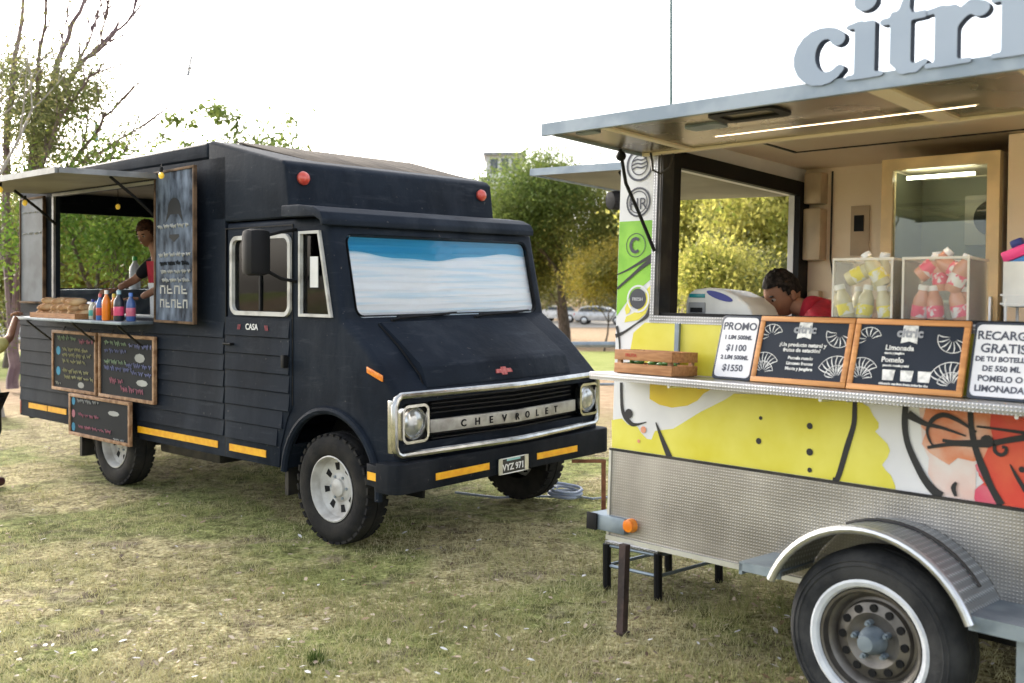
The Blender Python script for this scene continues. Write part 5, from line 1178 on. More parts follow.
def groundmat():
    m = bpy.data.materials.new('dry_lawn'); m.use_nodes = True; n = m.node_tree.nodes; L = m.node_tree.links; b = n['Principled BSDF']; b.inputs['Roughness'].default_value = .95; b.inputs['Specular IOR Level'].default_value = .1
    tc = n.new('ShaderNodeTexCoord')
    def noise(s, d=8, dist=0.):
        z = n.new('ShaderNodeTexNoise'); z.inputs['Scale'].default_value = s; z.inputs['Detail'].default_value = d; z.inputs['Distortion'].default_value = dist; L.new(tc.outputs['Object'], z.inputs['Vector']); return z.outputs['Fac']
    def ramp(f, stops):
        r = n.new('ShaderNodeValToRGB'); L.new(f, r.inputs['Fac']); e = r.color_ramp.elements
        while len(e) < len(stops): e.new(.5)
        for q, (p, c) in zip(e, stops): q.position = p; q.color = (*c, 1)
        return r.outputs['Color']
    def mix(f, a, c):
        x = n.new('ShaderNodeMix'); x.data_type = 'RGBA'; L.new(f, x.inputs['Factor']); L.new(a, x.inputs[6]); L.new(c, x.inputs[7]); return x.outputs[2]
    straw = ramp(noise(38, 10), [(.30, (.14,.11,.05)), (.46, (.33,.28,.15)), (.58, (.49,.43,.245)), (.72, (.64,.59,.39))])
    green = ramp(noise(45, 10), [(.30, (.08,.10,.028)), (.5, (.21,.235,.075)), (.7, (.38,.40,.17))])
    dirt = ramp(noise(24, 10), [(.3, (.09,.065,.05)), (.5, (.20,.155,.115)), (.7, (.36,.30,.235))])
    g = mix(ramp(noise(.85, 9, .6), [(.46, (0,0,0)), (.57, (.9,.9,.9))]), straw, green)
    g = mix(ramp(noise(2.6, 8, .4), [(.57, (0,0,0)), (.68, (.75,.75,.75))]), g, dirt)
    mt = ramp(noise(8.5, 7, .8), [(.36, (.48,.47,.44)), (.5, (.90,.91,.89)), (.66, (1.25,1.25,1.22))])
    mu = n.new('ShaderNodeMix'); mu.data_type = 'RGBA'; mu.blend_type = 'MULTIPLY'; mu.inputs['Factor'].default_value = 1.; L.new(g, mu.inputs[6]); L.new(mt, mu.inputs[7]); g = mu.outputs[2]
    # distance bands: pale earth walk and a greener lawn further out
    sp = n.new('ShaderNodeSeparateXYZ'); L.new(tc.outputs['Object'], sp.inputs[0])
    wob = n.new('ShaderNodeMath'); wob.operation = 'MULTIPLY_ADD'; wob.inputs[1].default_value = 6.; L.new(noise(.12, 3), wob.inputs[0]); L.new(sp.outputs['Y'], wob.inputs[2])
    dv = n.new('ShaderNodeMath'); dv.operation = 'DIVIDE'; dv.inputs[1].default_value = 120.; L.new(wob.outputs[0], dv.inputs[0])
    earth = ramp(noise(6, 8), [(.3, (.30,.20,.12)), (.7, (.46,.35,.23))])
    lawn = ramp(noise(2, 8), [(.3, (.20,.24,.06)), (.7, (.34,.36,.13))])
    far = mix(ramp(dv.outputs[0], [(.0, (1,1,1)), (.185, (1,1,1)), (.20, (0,0,0)), (.385, (0,0,0)), (.40, (1,1,1)), (.8, (1,1,1))]), lawn, earth)
    g = mix(ramp(dv.outputs[0], [(.115, (0,0,0)), (.15, (1,1,1))]), g, far)
    L.new(g, b.inputs['Base Color'])
    bp = n.new('ShaderNodeBump'); bp.inputs['Strength'].default_value = .9; bp.inputs['Distance'].default_value = .03; L.new(noise(55, 12), bp.inputs['Height']); L.new(bp.outputs['Normal'], b.inputs['Normal'])
    return m
def spread(a, n_, p=2.2):
    t = np.linspace(-1, 1, n_); return np.sign(t)*np.abs(t)**p*a
ys = np.concatenate([np.linspace(-60, 2, 12)[:-1], np.linspace(2, 14, 110)[:-1], np.linspace(14, 110, 40)[:-1], np.linspace(110, 420, 14)])
xs = np.concatenate([np.linspace(-300, -9, 18)[:-1], np.linspace(-9, 9, 150)[:-1], np.linspace(9, 300, 18)])
tag(grid_mesh('ground', xs, ys, groundmat()), kind='structure')
tag(grid_mesh('road', np.linspace(-120, 120, 30), np.linspace(78, 92, 8), mat('pale_road', (.26,.24,.21), .9, scale=2), .03), kind='structure')

# grass blades and litter
def blades():
    n_ = 230000; u = nrg.random(n_); y = 1/(1/2.7-u*(1/2.7-1/12.5)); x = (nrg.random(n_)*2-1)*.60*y
    f = np.sin(x*1.7+2*np.sin(y*1.1))*np.sin(y*2.3+1.5*np.sin(x*.9))+.6*np.sin(x*5.1+y*3.3)*np.sin(y*6.1-x*2.)
    keep = nrg.random(n_) < np.clip(.62+.45*f, .12, 1); x, y, f = x[keep], y[keep], f[keep]; n_ = len(x); z = hfun(x, y)
    h = nrg.uniform(.010, .032, n_)*(1+.5*np.clip(f, 0, 1)); w = nrg.uniform(.0016, .0036, n_); a = nrg.random(n_)*6.283; ln = nrg.uniform(.2, 1.6, n_)*h; b_ = a+nrg.uniform(-.8, .8, n_)+1.57
    p0 = np.stack([x-np.cos(a)*w, y-np.sin(a)*w, z-.002], 1); p1 = np.stack([x+np.cos(a)*w, y+np.sin(a)*w, z-.002], 1)
    p2 = np.stack([x+np.cos(b_)*ln, y+np.sin(b_)*ln, z+h], 1)
    # thicker clumps standing out of the short turf
    m = 5200; yc = 1/(1/2.8-nrg.random(m)*(1/2.8-1/11)); xc = (nrg.random(m)*2-1)*.60*yc; g2 = np.sin(xc*2.3+yc)*np.sin(yc*3.1-xc); ok = nrg.random(m) < np.clip(.45+.6*g2, .05, 1); xc, yc = xc[ok], yc[ok]; m = len(xc); k = 16
    X = np.repeat(xc, k)+nrg.normal(size=m*k)*.022; Y = np.repeat(yc, k)+nrg.normal(size=m*k)*.022; Z = hfun(X, Y); hh = nrg.uniform(.018, .05, m*k); ww = nrg.uniform(.0018, .0038, m*k); aa = nrg.random(m*k)*6.283; bb_ = nrg.random(m*k)*6.283; l2 = nrg.uniform(.2, 1., m*k)*hh
    q0 = np.stack([X-np.cos(aa)*ww, Y-np.sin(aa)*ww, Z-.002], 1); q1 = np.stack([X+np.cos(aa)*ww, Y+np.sin(aa)*ww, Z-.002], 1); q2 = np.stack([X+np.cos(bb_)*l2, Y+np.sin(bb_)*l2, Z+hh], 1)
    p0, p1, p2 = np.concatenate([p0, q0]), np.concatenate([p1, q1]), np.concatenate([p2, q2]); n_ += m*k
    co = np.stack([p0, p1, p2], 1).reshape(-1, 3); return co, np.arange(n_*3).reshape(-1, 3)
co, f = blades()
M['blade'] = leafmat('grass_blades', [(.13,.16,.045), (.26,.28,.10), (.40,.37,.18), (.56,.51,.31), (.30,.32,.12)], .8, .25)
tag(np_mesh('grass', co, f, M['blade']), 'short dry straw coloured grass in patches over the foreground', 'grass', kind='stuff')
def litter(n_, rmin, rmax, cols, name, label, cat):
    u = nrg.random(n_); y = 1/(1/2.9-u*(1/2.9-1/12)); x = (nrg.random(n_)*2-1)*.58*y; z = hfun(x, y); co = []; fs = []
    for k in range(n_):
        r = nrg.uniform(rmin, rmax); a = nrg.random()*6.28; c, s = math.cos(a), math.sin(a); tl = nrg.uniform(-.35, .35, 2)
        for (p, q) in ((-1,0),(-.4,.45),(.4,.4),(1,0),(.35,-.45),(-.4,-.38)):
            X = r*(p*c-q*s*.9); Y = r*(p*s+q*c*.9); co.append((x[k]+X, y[k]+Y, z[k]+.022+tl[0]*X+tl[1]*Y+.15*r*abs(q)))
        fs.append([6*k+i for i in range(6)])
    tag(np_mesh(name, np.array(co), np.array(fs), cols), label, cat, kind='stuff')
litter(2200, .008, .028, leafmat('dry_leaf', [(.16,.09,.05), (.30,.20,.12), (.50,.42,.33), (.10,.06,.04), (.55,.50,.44)], .7, .15), 'fallen_leaves', 'dry brown and pale fallen leaves scattered over the grass', 'leaves')
litter(420, .008, .026, mat('pale_litter', (.50,.48,.47), .7, c2=(.74,.73,.72), scale=30), 'litter', 'small whitish scraps scattered over the grass', 'litter')
# a tuft of greener grass near the front
tp = px(316, 664, 4.6); b = MB(); base = Vector((tp.x, tp.y, H(tp.x, tp.y)))
for k in range(130):
    a = rng.random()*6.28; r = .045*math.sqrt(rng.random()); q = Vector((base.x+r*math.cos(a), base.y+r*math.sin(a), base.z)); t_ = Vector((.5*math.cos(a)*r+rng.uniform(-.015,.015), .5*math.sin(a)*r+rng.uniform(-.015,.015), rng.uniform(.03,.065)))
    s_ = Vector((-math.sin(a), math.cos(a), 0))*.003; b.raw([q-s_, q+s_, q+t_], [(0,1,2)], recalc=False)
tf = b.build('grass_tuft', leafmat('tuft_green', [(.03,.06,.012), (.06,.10,.02), (.12,.15,.04)], .7, .3)); tag(tf, 'small dark green tuft of grass standing alone near the front', 'grass tuft')

# ================================================================== SMALL THINGS ON THE GROUND
b = MB(); pts = []
for k in range(70):
    a = k*.33; r = .11+.02*math.sin(k*.9); pts.append((r*math.cos(a)+.012*math.sin(k*.37), r*math.sin(a)*.9, .018+.05*(k/70)*abs(math.sin(a*.5+.4))+.0008*k))
b.tube(pts, .012, 6)
b.tube([(.10,.02,.02),(.22,-.05,.014),(.38,.03,.014),(.55,.0,.014),(.8,.1,.014),(1.2,.05,.014)], .010, 6); b.tube([(-.10,.0,.02),(-.3,.06,.014),(-.55,.0,.014),(-.9,.2,.014)], .010, 6)
hp = px(565, 495, 8.1); ho = b.build('coiled_hose', mat('grey_blue_hose', (.22,.26,.36), .4, c2=(.3,.34,.42), scale=9)); ho.location = (hp.x, hp.y, H(hp.x, hp.y)); tag(ho, 'coiled grey blue hose lying on the grass beyond the truck bumper', 'hose')
rf = thing('rusty_post', 'rusty square post with a short side arm, between the truck and the trailer', 'post'); rf.location = (.69, 7.54, -.004)
b = MB(); b.box(-.016,.016,-.016,.016,0,.40); b.build('post', M['rust'], rf); b = MB(); b.box(-.24,.018,-.018,.018,.4005,.422); b.build('arm', M['rust'], rf); b = MB(); b.box(-.06,.06,-.06,.06,.0,.01); b.build('foot_plate', M['rust'], rf)
fe = thing('pipe_fence', 'grey pipe rail fence crossing the lawn behind the truck', 'fence'); fe.location = (0, 14.6, H(0, 14.6))
b = MB(); b.tube([(-.9,0,.88),(9,0,.88)], .045, 10); b.build('rail', M['galv'], fe); b = MB(); b.tube([(-.9,0,.30),(9,0,.30)], .02, 8); b.build('rail', M['galv'], fe)
for x in (-.8,3.6,6.6): MB().cyl((x,0,-.1),(x,0,.87), .04, n=10).build('post', M['galv'], fe)
lp = thing('lamp_post', 'tall thin dark teal lamp post rising behind the trailer canopy', 'lamp post'); lx = px(671, 283, 28); lp.location = (lx.x, 28, H(lx.x, 28))
M['teal'] = mat('teal_grey_paint', (.05,.11,.11), .5)
b = MB(); b.lathe([(0,0),(.10,0),(.085,.3),(.065,.35),(.058,6.2),(.045,6.21),(.04,11),(0,11)], (0,0,0), (0,0,1), 14); b.build('pole', M['teal'], lp)
b = MB(); b.tube([(0,0,10.9),(.3,0,11.1),(1.0,0,11.15)], .03, 8); b.build('arm', M['teal'], lp); b = MB(); b.box(.9,1.5,-.12,.12,11.08,11.2,bev=.04); b.build('lamp_head', M['galv'], lp)
bi = px(190, 68, 60); b = MB(); b.ball((0,0,0), .32,.10,.10,10); b.raw([(.05,0,.04),(-.15,0,.05),(-.05,.2,.9),(.12,.22,1.1),(.2,.15,1.0),(-.25,-.2,-.6),(.1,-.2,-.75)], [(0,1,2,3,4),(0,1,5,6)]); b.raw([(.05,.01,.03),(-.15,.01,.03),(-.05,.22,.88),(.12,.24,1.08),(.2,.17,.98)],[(0,1,2,3,4)])
bo = b.build('bird', mat('grey_feathers', (.30,.30,.32), .8)); bo.location = bi; bo.scale = (.8,.8,.8); tag(bo, 'small grey bird gliding alone in the pale sky', 'bird')

# ================================================================== FAR: cars, buildings, masts
def car(label, paint, p, rot, kind=0):
    o = thing('parked_car', label, 'car', Matrix.Translation(p) @ Matrix.Rotation(R(rot),4,'Z'), 'cars parked on the far road')
    prof = [(-2.2,.35),(-2.25,.75),(-2.1,.98),(-1.75,1.05),(1.05,1.0),(1.9,.86),(2.2,.70),(2.22,.35)]
    b = MB(); b.prism(prof, 'y', -.88, .88, bev=.06); cab_ = [(-2.0,1.0),(-1.75,1.42),(-1.2,1.56),(.1,1.54),(.55,1.40),(1.15,1.0)] if kind == 0 else [(-1.4,1.0),(-.9,1.40),(-.3,1.48),(.3,1.42),(1.05,1.0)]
    b.prism(cab_, 'y', -.78, .78, bev=.08); bd = b.build('body', paint, o)
    q = inset_poly(cab_, .09); b = MB()
    for s in (-1, 1): b.prism(q, 'y', s*.775, s*.785)
    b.build('side_windows', M['glasscar'], o)
    b = MB(); b.prism([(1.12,1.03),(.60,1.39),(.63,1.40),(1.16,1.03)], 'y', -.68, .68); b.build('windscreen', M['glasscar'], o)
    for x in (-1.38, 1.38):
        for s in (-1, 1):
            w = bpy.data.objects.new('wheel', None); col.objects.link(w); w.parent = o
            MB().lathe([(0,0),(.34,0),(.36,.05),(.36,.17),(.34,.2),(0,.2)], (x, s*.91, .355), (0,-s,0), 22).build('tyre', M['rubber'], w)
            MB().lathe([(0,-.015),(.2,-.012),(.22,.0)], (x, s*.91, .355), (0,-s,0), 16).build('rim', M['alu'], w)
    for s in (-1, 1):
        MB().box(2.14,2.245,s*.62-.16,s*.62+.16,.68,.82,bev=.03).build('headlight', M['chrome'], o); MB().box(-2.28,-2.18,s*.7-.1,s*.7+.1,.75,.95,bev=.02).build('tail_light', M['redlens'], o)
M['glasscar'] = mat('dark_car_glass', (.05,.07,.09), .1, spec=.8)
p = px(602, 0, 84); car('silver estate car parked under the trees behind the truck', mat('silver_car_paint', (.50,.50,.51), .3, .5, coat=.6), (p.x, 84, H(p.x, 84)+.035), -14)
p = px(563, 0, 88); car('white hatchback half hidden behind the silver car', mat('white_car_paint', (.7,.68,.66), .35, coat=.6), (p.x-.2, 89, H(p.x, 89)+.035), -30, 1)
bl_ = thing('apartment_block', 'white flat roofed apartment block with balconies rising behind the trees', 'building'); bx = px(503, 0, 150); bl_.location = (bx.x, 150, -1.76)
M['render'] = mat('white_render', (.62,.62,.62), .7, scale=.4); M['winf'] = mat('far_window_glass', (.06,.075,.09), .15)
b = MB(); b.box(-3.6,5.5,0,10,0,19.4); b.box(-2.6,3.0,1,9,19.4,22.8); b.build('walls', M['render'], bl_)
b = MB(); b.box(-3.0,3.5,.4,9.4,22.8,23.2); b.build('roof', mat('grey_roof_slab', (.25,.26,.28), .7), bl_)
for k in range(6):
    z = 2.2+2.95*k
    b = MB(); b.box(-4.8,6.0,-1.3,-.01,z,z+.2); b.box(-4.8,6.0,-1.3,-1.22,z+.2,z+1.1); b.build('balcony', M['render'], bl_)
    for x in (-3.0,-.6,1.8,4.2): MB().box(x,x+1.3,-.04,-.005,z+.25,z+2.4).build('window', M['winf'], bl_)
for x in (-1.9,-.3,1.3): MB().box(x,x+1.1,.95,.995,20.0,22.3).build('window', M['winf'], bl_)
lb = thing('white_building', 'low pale building with grey windows beyond the lawn at the left', 'building'); q = px(-40, 0, 62); lb.location = (q.x, 62, H(q.x, 62)-.05)
b = MB(); b.box(-8,3.9,0,8,0,4.6); b.build('walls', M['render'], lb); b = MB(); b.box(-8.3,4.2,-.3,8.3,4.6,4.95); b.build('roof', mat('maroon_roof', (.22,.06,.05), .7), lb)
for x in (-6,-3.2,-.4,2.2): MB().box(x,x+1.2,-.05,-.01,1.3,3.4).build('window', M['winf'], lb)
ms = thing('radio_mast', 'slender red and white radio mast far off behind the bare tree', 'mast'); q = px(10, 0, 150); ms.location = (q.x, 150, -1.76)
for nm, s0, m_ in (('red_section', 0, col_mat('mast_red', (.45,.04,.04))), ('white_section', 1, M['white'])):
    b = MB()
    for k in range(s0, 9, 2):
        for (x, y) in ((-.3,-.2),(.3,-.2),(0,.35)): b.cyl((x,y,6*k),(x,y,6*k+6), .07, n=6)
        for j in range(5): b.tube([(-.3,-.2,6*k+1.2*j),(.3,-.2,6*k+1.2*j+1.2),(0,.35,6*k+1.2*j),(-.3,-.2,6*k+1.2*j+1.2)], .035, 4)
    b.build(nm, m_, ms)
fp_ = thing('flagpole', 'far flagpole with a limp pale blue flag seen through bare branches', 'flagpole'); q = px(93, 0, 120); fp_.location = (q.x, 120, -1.76)
MB().cyl((0,0,0),(0,0,24.8), .07,.04, n=8).build('pole', M['galv'], fp_)
b = MB(); vs = []; fs = []
for j in range(9):
    for i in range(5): z = 23.6-.36*j; s = i/4; vs.append((.06+s*(.25+.07*j)*.9, .18*math.sin(i*1.9+j*.3), z-.25*s))
for j in range(8):
    for i in range(4): a = j*5+i; fs.append((a,a+1,a+6,a+5))
b.raw(vs, fs, recalc=False); b.build('flag', mat('pale_blue_cloth', (.22,.42,.58), .8), fp_)

# ================================================================== TREES
def limb_tree(seed, h, r0, lean=(0, 0), n_lv=4, spread_=.6, first=.35, kids_n=(3, 4), up=.35, twig=.02):
    rr = random.Random(seed); segs = []; tips = []
    def grow(p, d, L_, r, lv):
        n_ = 4 if lv < 2 else 3; pts = [p]; rs = [r]; q = p
        for i in range(n_):
            d = (d+Vector((rr.uniform(-1,1), rr.uniform(-1,1), rr.uniform(-.3,.6)+up*.3))*.16).normalized(); q = q+d*L_/n_; pts.append(q); rs.append(max(.006, r*(1-.42*(i+1)/n_)))
        segs.append((pts, rs, max(4, 9-2*lv)))
        if lv >= n_lv: tips.append(q); return
        for k in range(rr.randint(*kids_n)):
            t = rr.uniform(.45, 1) if k else 1.; i = min(n_, max(1, round(t*n_))); a = rr.random()*6.283
            o = d.orthogonal().normalized(); o = Matrix.Rotation(a, 3, d) @ o; s = spread_*rr.uniform(.6, 1.25)
            nd = (d*math.cos(s)+o*math.sin(s)+Vector((0,0,up*.35))).normalized(); grow(pts[i], nd, L_*rr.uniform(.6,.82), rs[i]*.66, lv+1)
        if lv >= 2: tips.extend(pts[2:])
    grow(Vector((0,0,-.1)), Vector((lean[0], lean[1], 1)).normalized(), h*first, r0, 0)
    return segs, tips
def leaves(centers, n_, sig, size, seed, flat=.3):
    g = np.random.default_rng(seed); c = np.array(centers); k = g.integers(0, len(c), n_)
    p = c[k]+g.normal(size=(n_, 3))*np.array([sig, sig, sig*.8])
    u = g.normal(size=(n_, 3)); u /= np.linalg.norm(u, axis=1)[:, None]; v = g.normal(size=(n_, 3)); v -= (v*u).sum(1)[:, None]*u; v /= np.linalg.norm(v, axis=1)[:, None]
    s = g.uniform(.6, 1.3, (n_, 1))*size
    co = np.stack([p-u*s, p+v*s*.45, p+u*s, p-v*s*.45], 1).reshape(-1, 3); return co, np.arange(n_*4).reshape(-1, 4)
M['bark'] = mat('brown_bark', (.06,.045,.035), .9, c2=(.13,.10,.08), scale=5, stretch=(4,4,1), bump=.5, bscale=20); M['pbark'] = mat('pale_bark', (.26,.23,.20), .85, c2=(.42,.38,.33), scale=4, stretch=(3,3,1), bump=.3, bscale=14); M['vbark'] = mat('mauve_twigs', (.13,.085,.10), .85, c2=(.22,.16,.17), scale=4)
LV = {'yel': leafmat('yellow_foliage', [(.17,.15,.025), (.30,.24,.04), (.38,.30,.06), (.12,.14,.03), (.42,.36,.13)]),
      'yg': leafmat('yellow_green_foliage', [(.10,.15,.03), (.30,.31,.06), (.50,.45,.12), (.07,.10,.025), (.60,.55,.26)], trans=.6),
      'viv': leafmat('vivid_green_foliage', [(.06,.13,.02), (.13,.22,.035), (.22,.29,.05), (.38,.35,.05)]),
      'grn': leafmat('green_foliage', [(.055,.09,.022), (.10,.15,.04), (.18,.22,.055), (.075,.12,.03), (.32,.30,.09)], trans=.55),  # greens lightened in place of haze in the air
      'mix': leafmat('turning_foliage', [(.06,.10,.026), (.15,.18,.045), (.29,.27,.065), (.09,.135,.032), (.42,.35,.10)], trans=.6),  # lightened in place of air haze as well
      'oli': leafmat('olive_foliage', [(.08,.09,.03), (.16,.17,.06), (.24,.23,.09), (.32,.28,.12), (.12,.13,.04)]),
      'dsty': leafmat('dusty_green_foliage', [(.14,.16,.08), (.24,.25,.14), (.32,.30,.18), (.20,.22,.11)]),
      'drk': leafmat('dark_foliage', [(.025,.045,.015), (.05,.075,.02), (.09,.11,.03), (.03,.05,.015)])}
def tree(name, label, x, d, h, lv, nl, size, seed, sig=.5, bark='bark', r0=None, cat='tree', group=None, lean=(0,0), px_=True, extra=None, zmin=0., **kw):
    X = (x-512)/1000*d if px_ else x
    o = thing(name, label, cat, Matrix.Translation((X, d, H(X, d))) @ Matrix.Rotation(seed*.7, 4, 'Z'), group)
    segs, tips = limb_tree(seed, h, r0 or h*.03, lean, **kw); b = MB()
    mz = max(t.z for t in tips); sc = h/mz
    for pts, rs, n_ in segs: b.tube([p*sc for p in pts], rs, n_, cap=False)
    b.build('trunk', M[bark], o)
    if nl:
        tp = [tuple(t*sc) for t in tips if t.z*sc > zmin] + (extra or [])
        nl = int(nl*3.2); size = size*.52
        co, f = leaves(tp, nl, sig, size, seed); np_mesh('crown', co, f, LV[lv], o)
    return o
gB = 'trees standing beyond the truck and the trailer'
# left
bt = thing('bare_tree', 'big half bare tree with mauve branches spreading over the sky at the left', 'tree'); D0 = 16.5
bb = px(14, 0, D0); bt.location = (bb.x, D0, H(bb.x, D0)); o0 = Vector(bt.location)
STEMS = [([(14,388),(14,335),(20,260),(30,180),(45,110),(62,50),(85,0),(95,-40)],.10,.0),([(14,335),(24,250),(38,170),(60,100),(85,60),(110,38),(130,18),(137,-8)],.07,.5),([(12,330),(6,220),(8,120),(15,60),(25,0),(30,-60)],.075,-.6),
 ([(20,260),(40,212),(70,172),(100,152),(130,134),(156,118)],.05,.9),([(40,212),(75,160),(100,125),(118,105),(129,92)],.042,-.5),([(30,180),(36,110),(40,50),(48,0),(52,-40)],.05,-.9),([(60,100),(75,70),(88,40),(98,10),(103,-20)],.036,.3),
 ([(12,290),(-15,180),(-40,80),(-60,-20)],.07,.3),([(70,172),(92,166),(116,158),(140,149)],.03,-.3),([(45,110),(58,78),(64,30),(72,-15)],.034,.8),([(85,60),(96,52),(104,30),(110,0)],.026,-.4),([(14,335),(22,230),(52,140),(78,92),(100,70)],.05,-1.0)]
b = MB(); rr = random.Random(4); tw = []
for P_, r_, dd in STEMS:
    n_ = len(P_); W3 = [px(a, c, D0+dd*k/(n_-1)*1.6)-o0 for k, (a, c) in enumerate(P_)]
    Q3 = []
    for i in range(n_-1):
        p0, p1, p2, p3 = W3[max(0,i-1)], W3[i], W3[i+1], W3[min(n_-1,i+2)]
        for k in range(4):
            t = k/4; Q3.append(.5*((2*p1)+(p2-p0)*t+(2*p0-5*p1+4*p2-p3)*t*t+(3*p1-p0-3*p2+p3)*t**3)+Vector((rr.uniform(-1,1),rr.uniform(-1,1),rr.uniform(-1,1)))*.025)
    Q3.append(W3[-1]); m_ = len(Q3)
    b.tube(Q3, [max(.016, r_*(1-.80*i/(m_-1))) for i in range(m_)], 7)
    for i in range(3, m_, 2):
        for s_ in range(2):
            d = (Q3[i]-Q3[i-1]).normalized(); o_ = (Vector((rr.uniform(-1,1),rr.uniform(-.7,.7),rr.uniform(-.2,1)))); dq = (d+o_*.8).normalized(); q = Q3[i]; pts = [q]; L_ = rr.uniform(.3, .9)
            for k in range(4): dq = (dq+Vector((rr.uniform(-1,1),rr.uniform(-1,1),rr.uniform(-.2,.9)))*.16).normalized(); q = q+dq*L_/4; pts.append(q)
            b.tube(pts, [.017,.015,.012,.010,.007], 4); tw.append(pts[-1]); tw.append(pts[2])
b.build('trunk', M['vbark'], bt)
gl = np.random.default_rng(8)
cen = [tuple(t) for t in tw if t.z < 5.2 and t.x < 1.6]
for (cx, cy_, sx, sy, n_) in ((28,110,26,38,60),(52,128,26,26,55),(10,80,24,40,40),(84,100,14,18,26),(62,92,22,30,40),(98,78,10,12,12)):
    for k in range(n_): p = px(cx+gl.normal()*sx*.6, cy_+gl.normal()*sy*.6, D0+gl.normal()*.8)-o0; cen.append(tuple(p))
co, f = leaves(cen, 24000, .15, .032, 12); np_mesh('crown', co, f, leafmat('grey_green_foliage', [(.07,.10,.035), (.13,.16,.055), (.20,.21,.08), (.30,.27,.12)]), bt)
tree('pale_trunk_tree', 'pale trunked tree with thin yellow green leaves at the left edge', -4, 13.2, 6.0, 'oli', 1500, .06, 5, .38, 'pbark', .13, n_lv=4, spread_=.5, first=.4, lean=(.1,.0))
tree('yellow_tree', 'low golden tree behind the rear end of the navy truck', 8, 24, 5.0, 'mix', 6000, .12, 8, .55, n_lv=4, spread_=.8, first=.28)
tree('spreading_tree', 'low green tree with dark crooked limbs seen through the truck hatch', 92, 15.5, 3.9, 'viv', 4200, .085, 13, .32, n_lv=4, spread_=.85, first=.25, zmin=2.1)
tree('golden_bush', 'golden bush far behind the serving hatch of the truck', 112, 27, 3.6, 'yel', 9000, .12, 21, .7, n_lv=4, spread_=.95, first=.2, cat='bush')
tree('golden_bush', 'golden bush with open twigs left of the one behind the hatch', 55, 30, 4.6, 'yel', 9000, .13, 22, .7, n_lv=4, spread_=.95, first=.2, cat='bush')
tree('thin_tree', 'thin leafed treetop showing above the truck roof', 210, 30, 7.6, 'grn', 1400, .19, 31, .16, n_lv=4, spread_=.6, first=.33, extra=[(random.Random(k).uniform(-1.1,1.1), random.Random(k+50).uniform(-.9,.9), random.Random(k+99).uniform(5.6,7.1)+.55-.5*abs(random.Random(k).uniform(-1.1,1.1))) for k in range(26)]*5)
# between truck and trailer
tree('leafy_tree', 'tall green tree rising highest between the truck and the trailer', 566, 50, 9.3, 'grn', 15000, .17, 41, .7, group=gB, n_lv=4, spread_=.7, first=.25)
tree('leafy_tree', 'yellow tinged tree beside the apartment block above the truck visor', 528, 56, 7.1, 'mix', 14000, .17, 42, .7, group=gB, n_lv=4, spread_=.7, first=.25)
tree('leafy_tree', 'smaller green tree right under the tip of the trailer end hatch', 634, 46, 7.8, 'mix', 11000, .15, 43, .65, group=gB, n_lv=4, spread_=.7, first=.25)
tree('golden_tree', 'low golden tree hanging over the silver car', 640, 43, 5.0, 'yel', 6500, .12, 44, .45, group=gB, n_lv=4, spread_=.7, first=.45, zmin=2.0)
tree('dusty_tree', 'dusty pale green drooping tree right beside the truck windscreen', 562, 62, 5.6, 'dsty', 9000, .14, 45, .6, group=gB, n_lv=4, spread_=.7, first=.25)
tree('golden_tree', 'golden green tree half hidden behind the truck bonnet', 508, 50, 6.6, 'mix', 9000, .14, 46, .65, group=gB, n_lv=4, spread_=.8, first=.22)
for i, (xq, d, h) in enumerate(((548,98,3.6),(580,101,4.4),(606,97,3.4))): tree('low_bush', ('hazy low bush just right of the truck windscreen','hazy low bush behind the silver car','hazy low bush next to the striped end of the trailer')[i], xq, d, h, 'dsty', 3000, .16, 80+i, .6, cat='bush', group='low bushes under the trees', n_lv=3, spread_=.9, first=.25)
tree('golden_tree', 'loose golden tree beside the truck visor', 512, 52, 7.0, 'yel', 5500, .15, 95, .45, group=gB, n_lv=4, spread_=.7, first=.3, zmin=2.5)
tree('golden_tree', 'small loose golden tree nearest the striped end of the trailer', 604, 44, 4.4, 'yel', 3600, .12, 96, .35, group=gB, r0=.05, n_lv=4, spread_=.8, first=.42, zmin=1.9)
far_tree = tree('round_tree', 'round yellow green tree in the far row beyond the parked cars', 590, 100, 8.0, 'mix', 8000, .26, 91, .7, group='far row of trees beyond the parked cars', n_lv=4, spread_=.75, first=.25)
for k, X in enumerate((-62,-54,-45,-36,-29,-22,-14,-7,0,16,24,31,40,48,57)):
    d = 98+9*math.sin(k*2.1); dup(far_tree, Matrix.Translation((X, d, H(X, d))) @ Matrix.Rotation(k*1.3, 4, 'Z') @ Matrix.Scale(.85+.25*abs(math.sin(k*1.7)), 4))
# through the trailer window
gW = 'trees seen through the trailer window'
for i, (xq, d, h, lv, lb_) in enumerate(((762,33,6.0,'yg','broad yellow tree filling the trailer window behind the seller'),(726,34,6.2,'yg','yellow green tree in the middle of the trailer window'),(770,29,5.6,'yg','bright yellow tree at the right of the trailer window'),(705,24,2.6,'yg','low yellow green bush behind the white machine'),(800,38,6.4,'yg','green tree mostly hidden by the window corner'),(752,25,2.6,'oli','low olive bush behind the head of the seller'))):
    tree('garden_tree' if h > 5 else 'garden_bush', lb_, xq, d, h, lv, 11000 if h > 5 else 5000, .16 if h > 5 else .11, 60+i, .42 if h > 5 else .38, cat='tree' if h > 5 else 'bush', group=gW, n_lv=4, spread_=.8, first=.22)
tree('roadside_tree', 'tall roadside tree past the far end of the trailer, mirrored in the windscreen', 21, 7.0, 13.5, 'drk', 6000, .24, 71, .6, px_=False, n_lv=4, spread_=.6, first=.5, zmin=9.2)
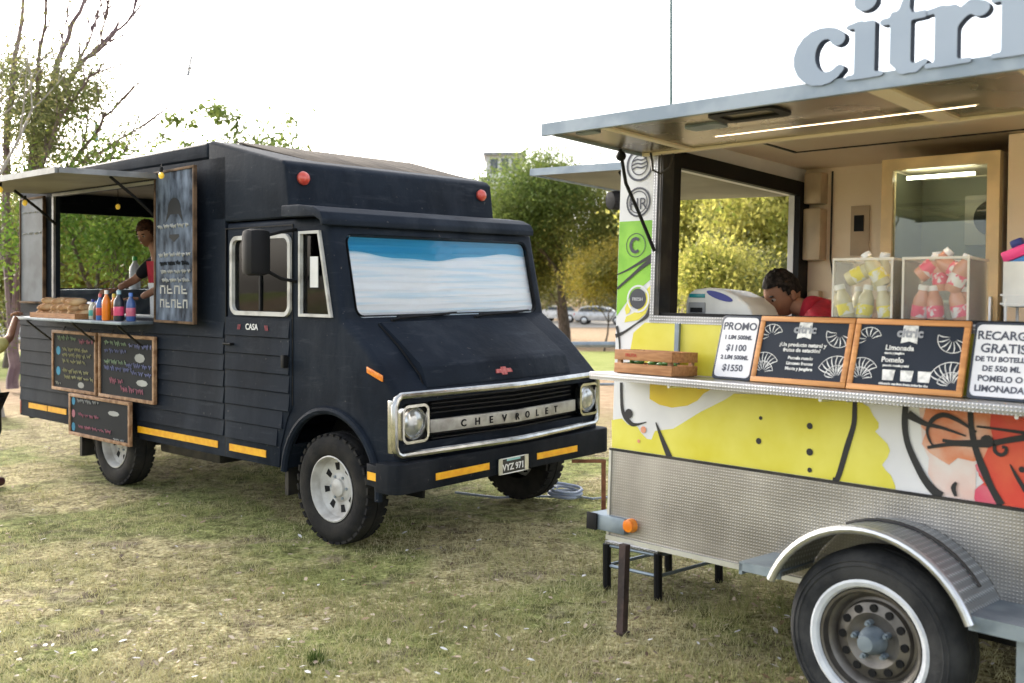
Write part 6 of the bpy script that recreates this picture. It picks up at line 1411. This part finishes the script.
# far wood
g = np.random.default_rng(5); cen = []
for k in range(260): cen.append((g.uniform(-110, 110), g.uniform(112, 135), -1.7+abs(g.normal())*2.2+.8))
co, f = leaves(cen, 42000, 1.5, .42, 9); tag(np_mesh('distant_wood', co, f, LV['oli']), 'far olive green belt of woodland closing the view', 'woodland', kind='stuff')

# ================================================================== LIGHT, SKY, CAMERA
EL, AZ = 24, -40          # sun behind the scene to the left: azimuth measured from +Y towards +X
sd = Vector((math.sin(R(AZ))*math.cos(R(EL)), math.cos(R(AZ))*math.cos(R(EL)), math.sin(R(EL))))
sl = bpy.data.lights.new('sun', 'SUN'); sl.energy = 1.1; sl.angle = R(14); sl.color = (1, .90, .76)
so = bpy.data.objects.new('sun', sl); col.objects.link(so); so.rotation_euler = sd.to_track_quat('Z', 'Y').to_euler()
w = bpy.data.worlds.new('World'); scene.world = w; w.use_nodes = True; n = w.node_tree.nodes; L = w.node_tree.links
sk = n.new('ShaderNodeTexSky'); sk.sky_type = 'NISHITA'; sk.sun_disc = False; sk.sun_elevation = R(EL); sk.sun_rotation = R(AZ); sk.dust_density = 4.; sk.air_density = 1.; sk.ozone_density = 1.
hs = n.new('ShaderNodeHueSaturation'); hs.inputs['Saturation'].default_value = .38; L.new(sk.outputs[0], hs.inputs['Color'])
L.new(hs.outputs[0], n['Background'].inputs['Color']); n['Background'].inputs['Strength'].default_value = .15
cam = bpy.data.cameras.new('camera'); co_ = bpy.data.objects.new('camera', cam); col.objects.link(co_); scene.camera = co_
co_.location = (0, 0, 1.75); co_.rotation_euler = (R(90), 0, 0); cam.sensor_width = 36; cam.lens = 36*1000/1024; cam.shift_y = -58.5/1024
cam.clip_start = .05; cam.clip_end = 2000
cam.dof.use_dof = True; cam.dof.focus_distance = 6.3; cam.dof.aperture_fstop = 2.4
scene.view_settings.view_transform = 'Standard'; scene.view_settings.look = 'None'; scene.view_settings.gamma = 1; scene.view_settings.use_curve_mapping = False
scene.view_settings.exposure = 2.0
scene.cycles.use_denoising = True
scene.cycles.max_bounces = 8; scene.cycles.transparent_max_bounces = 24
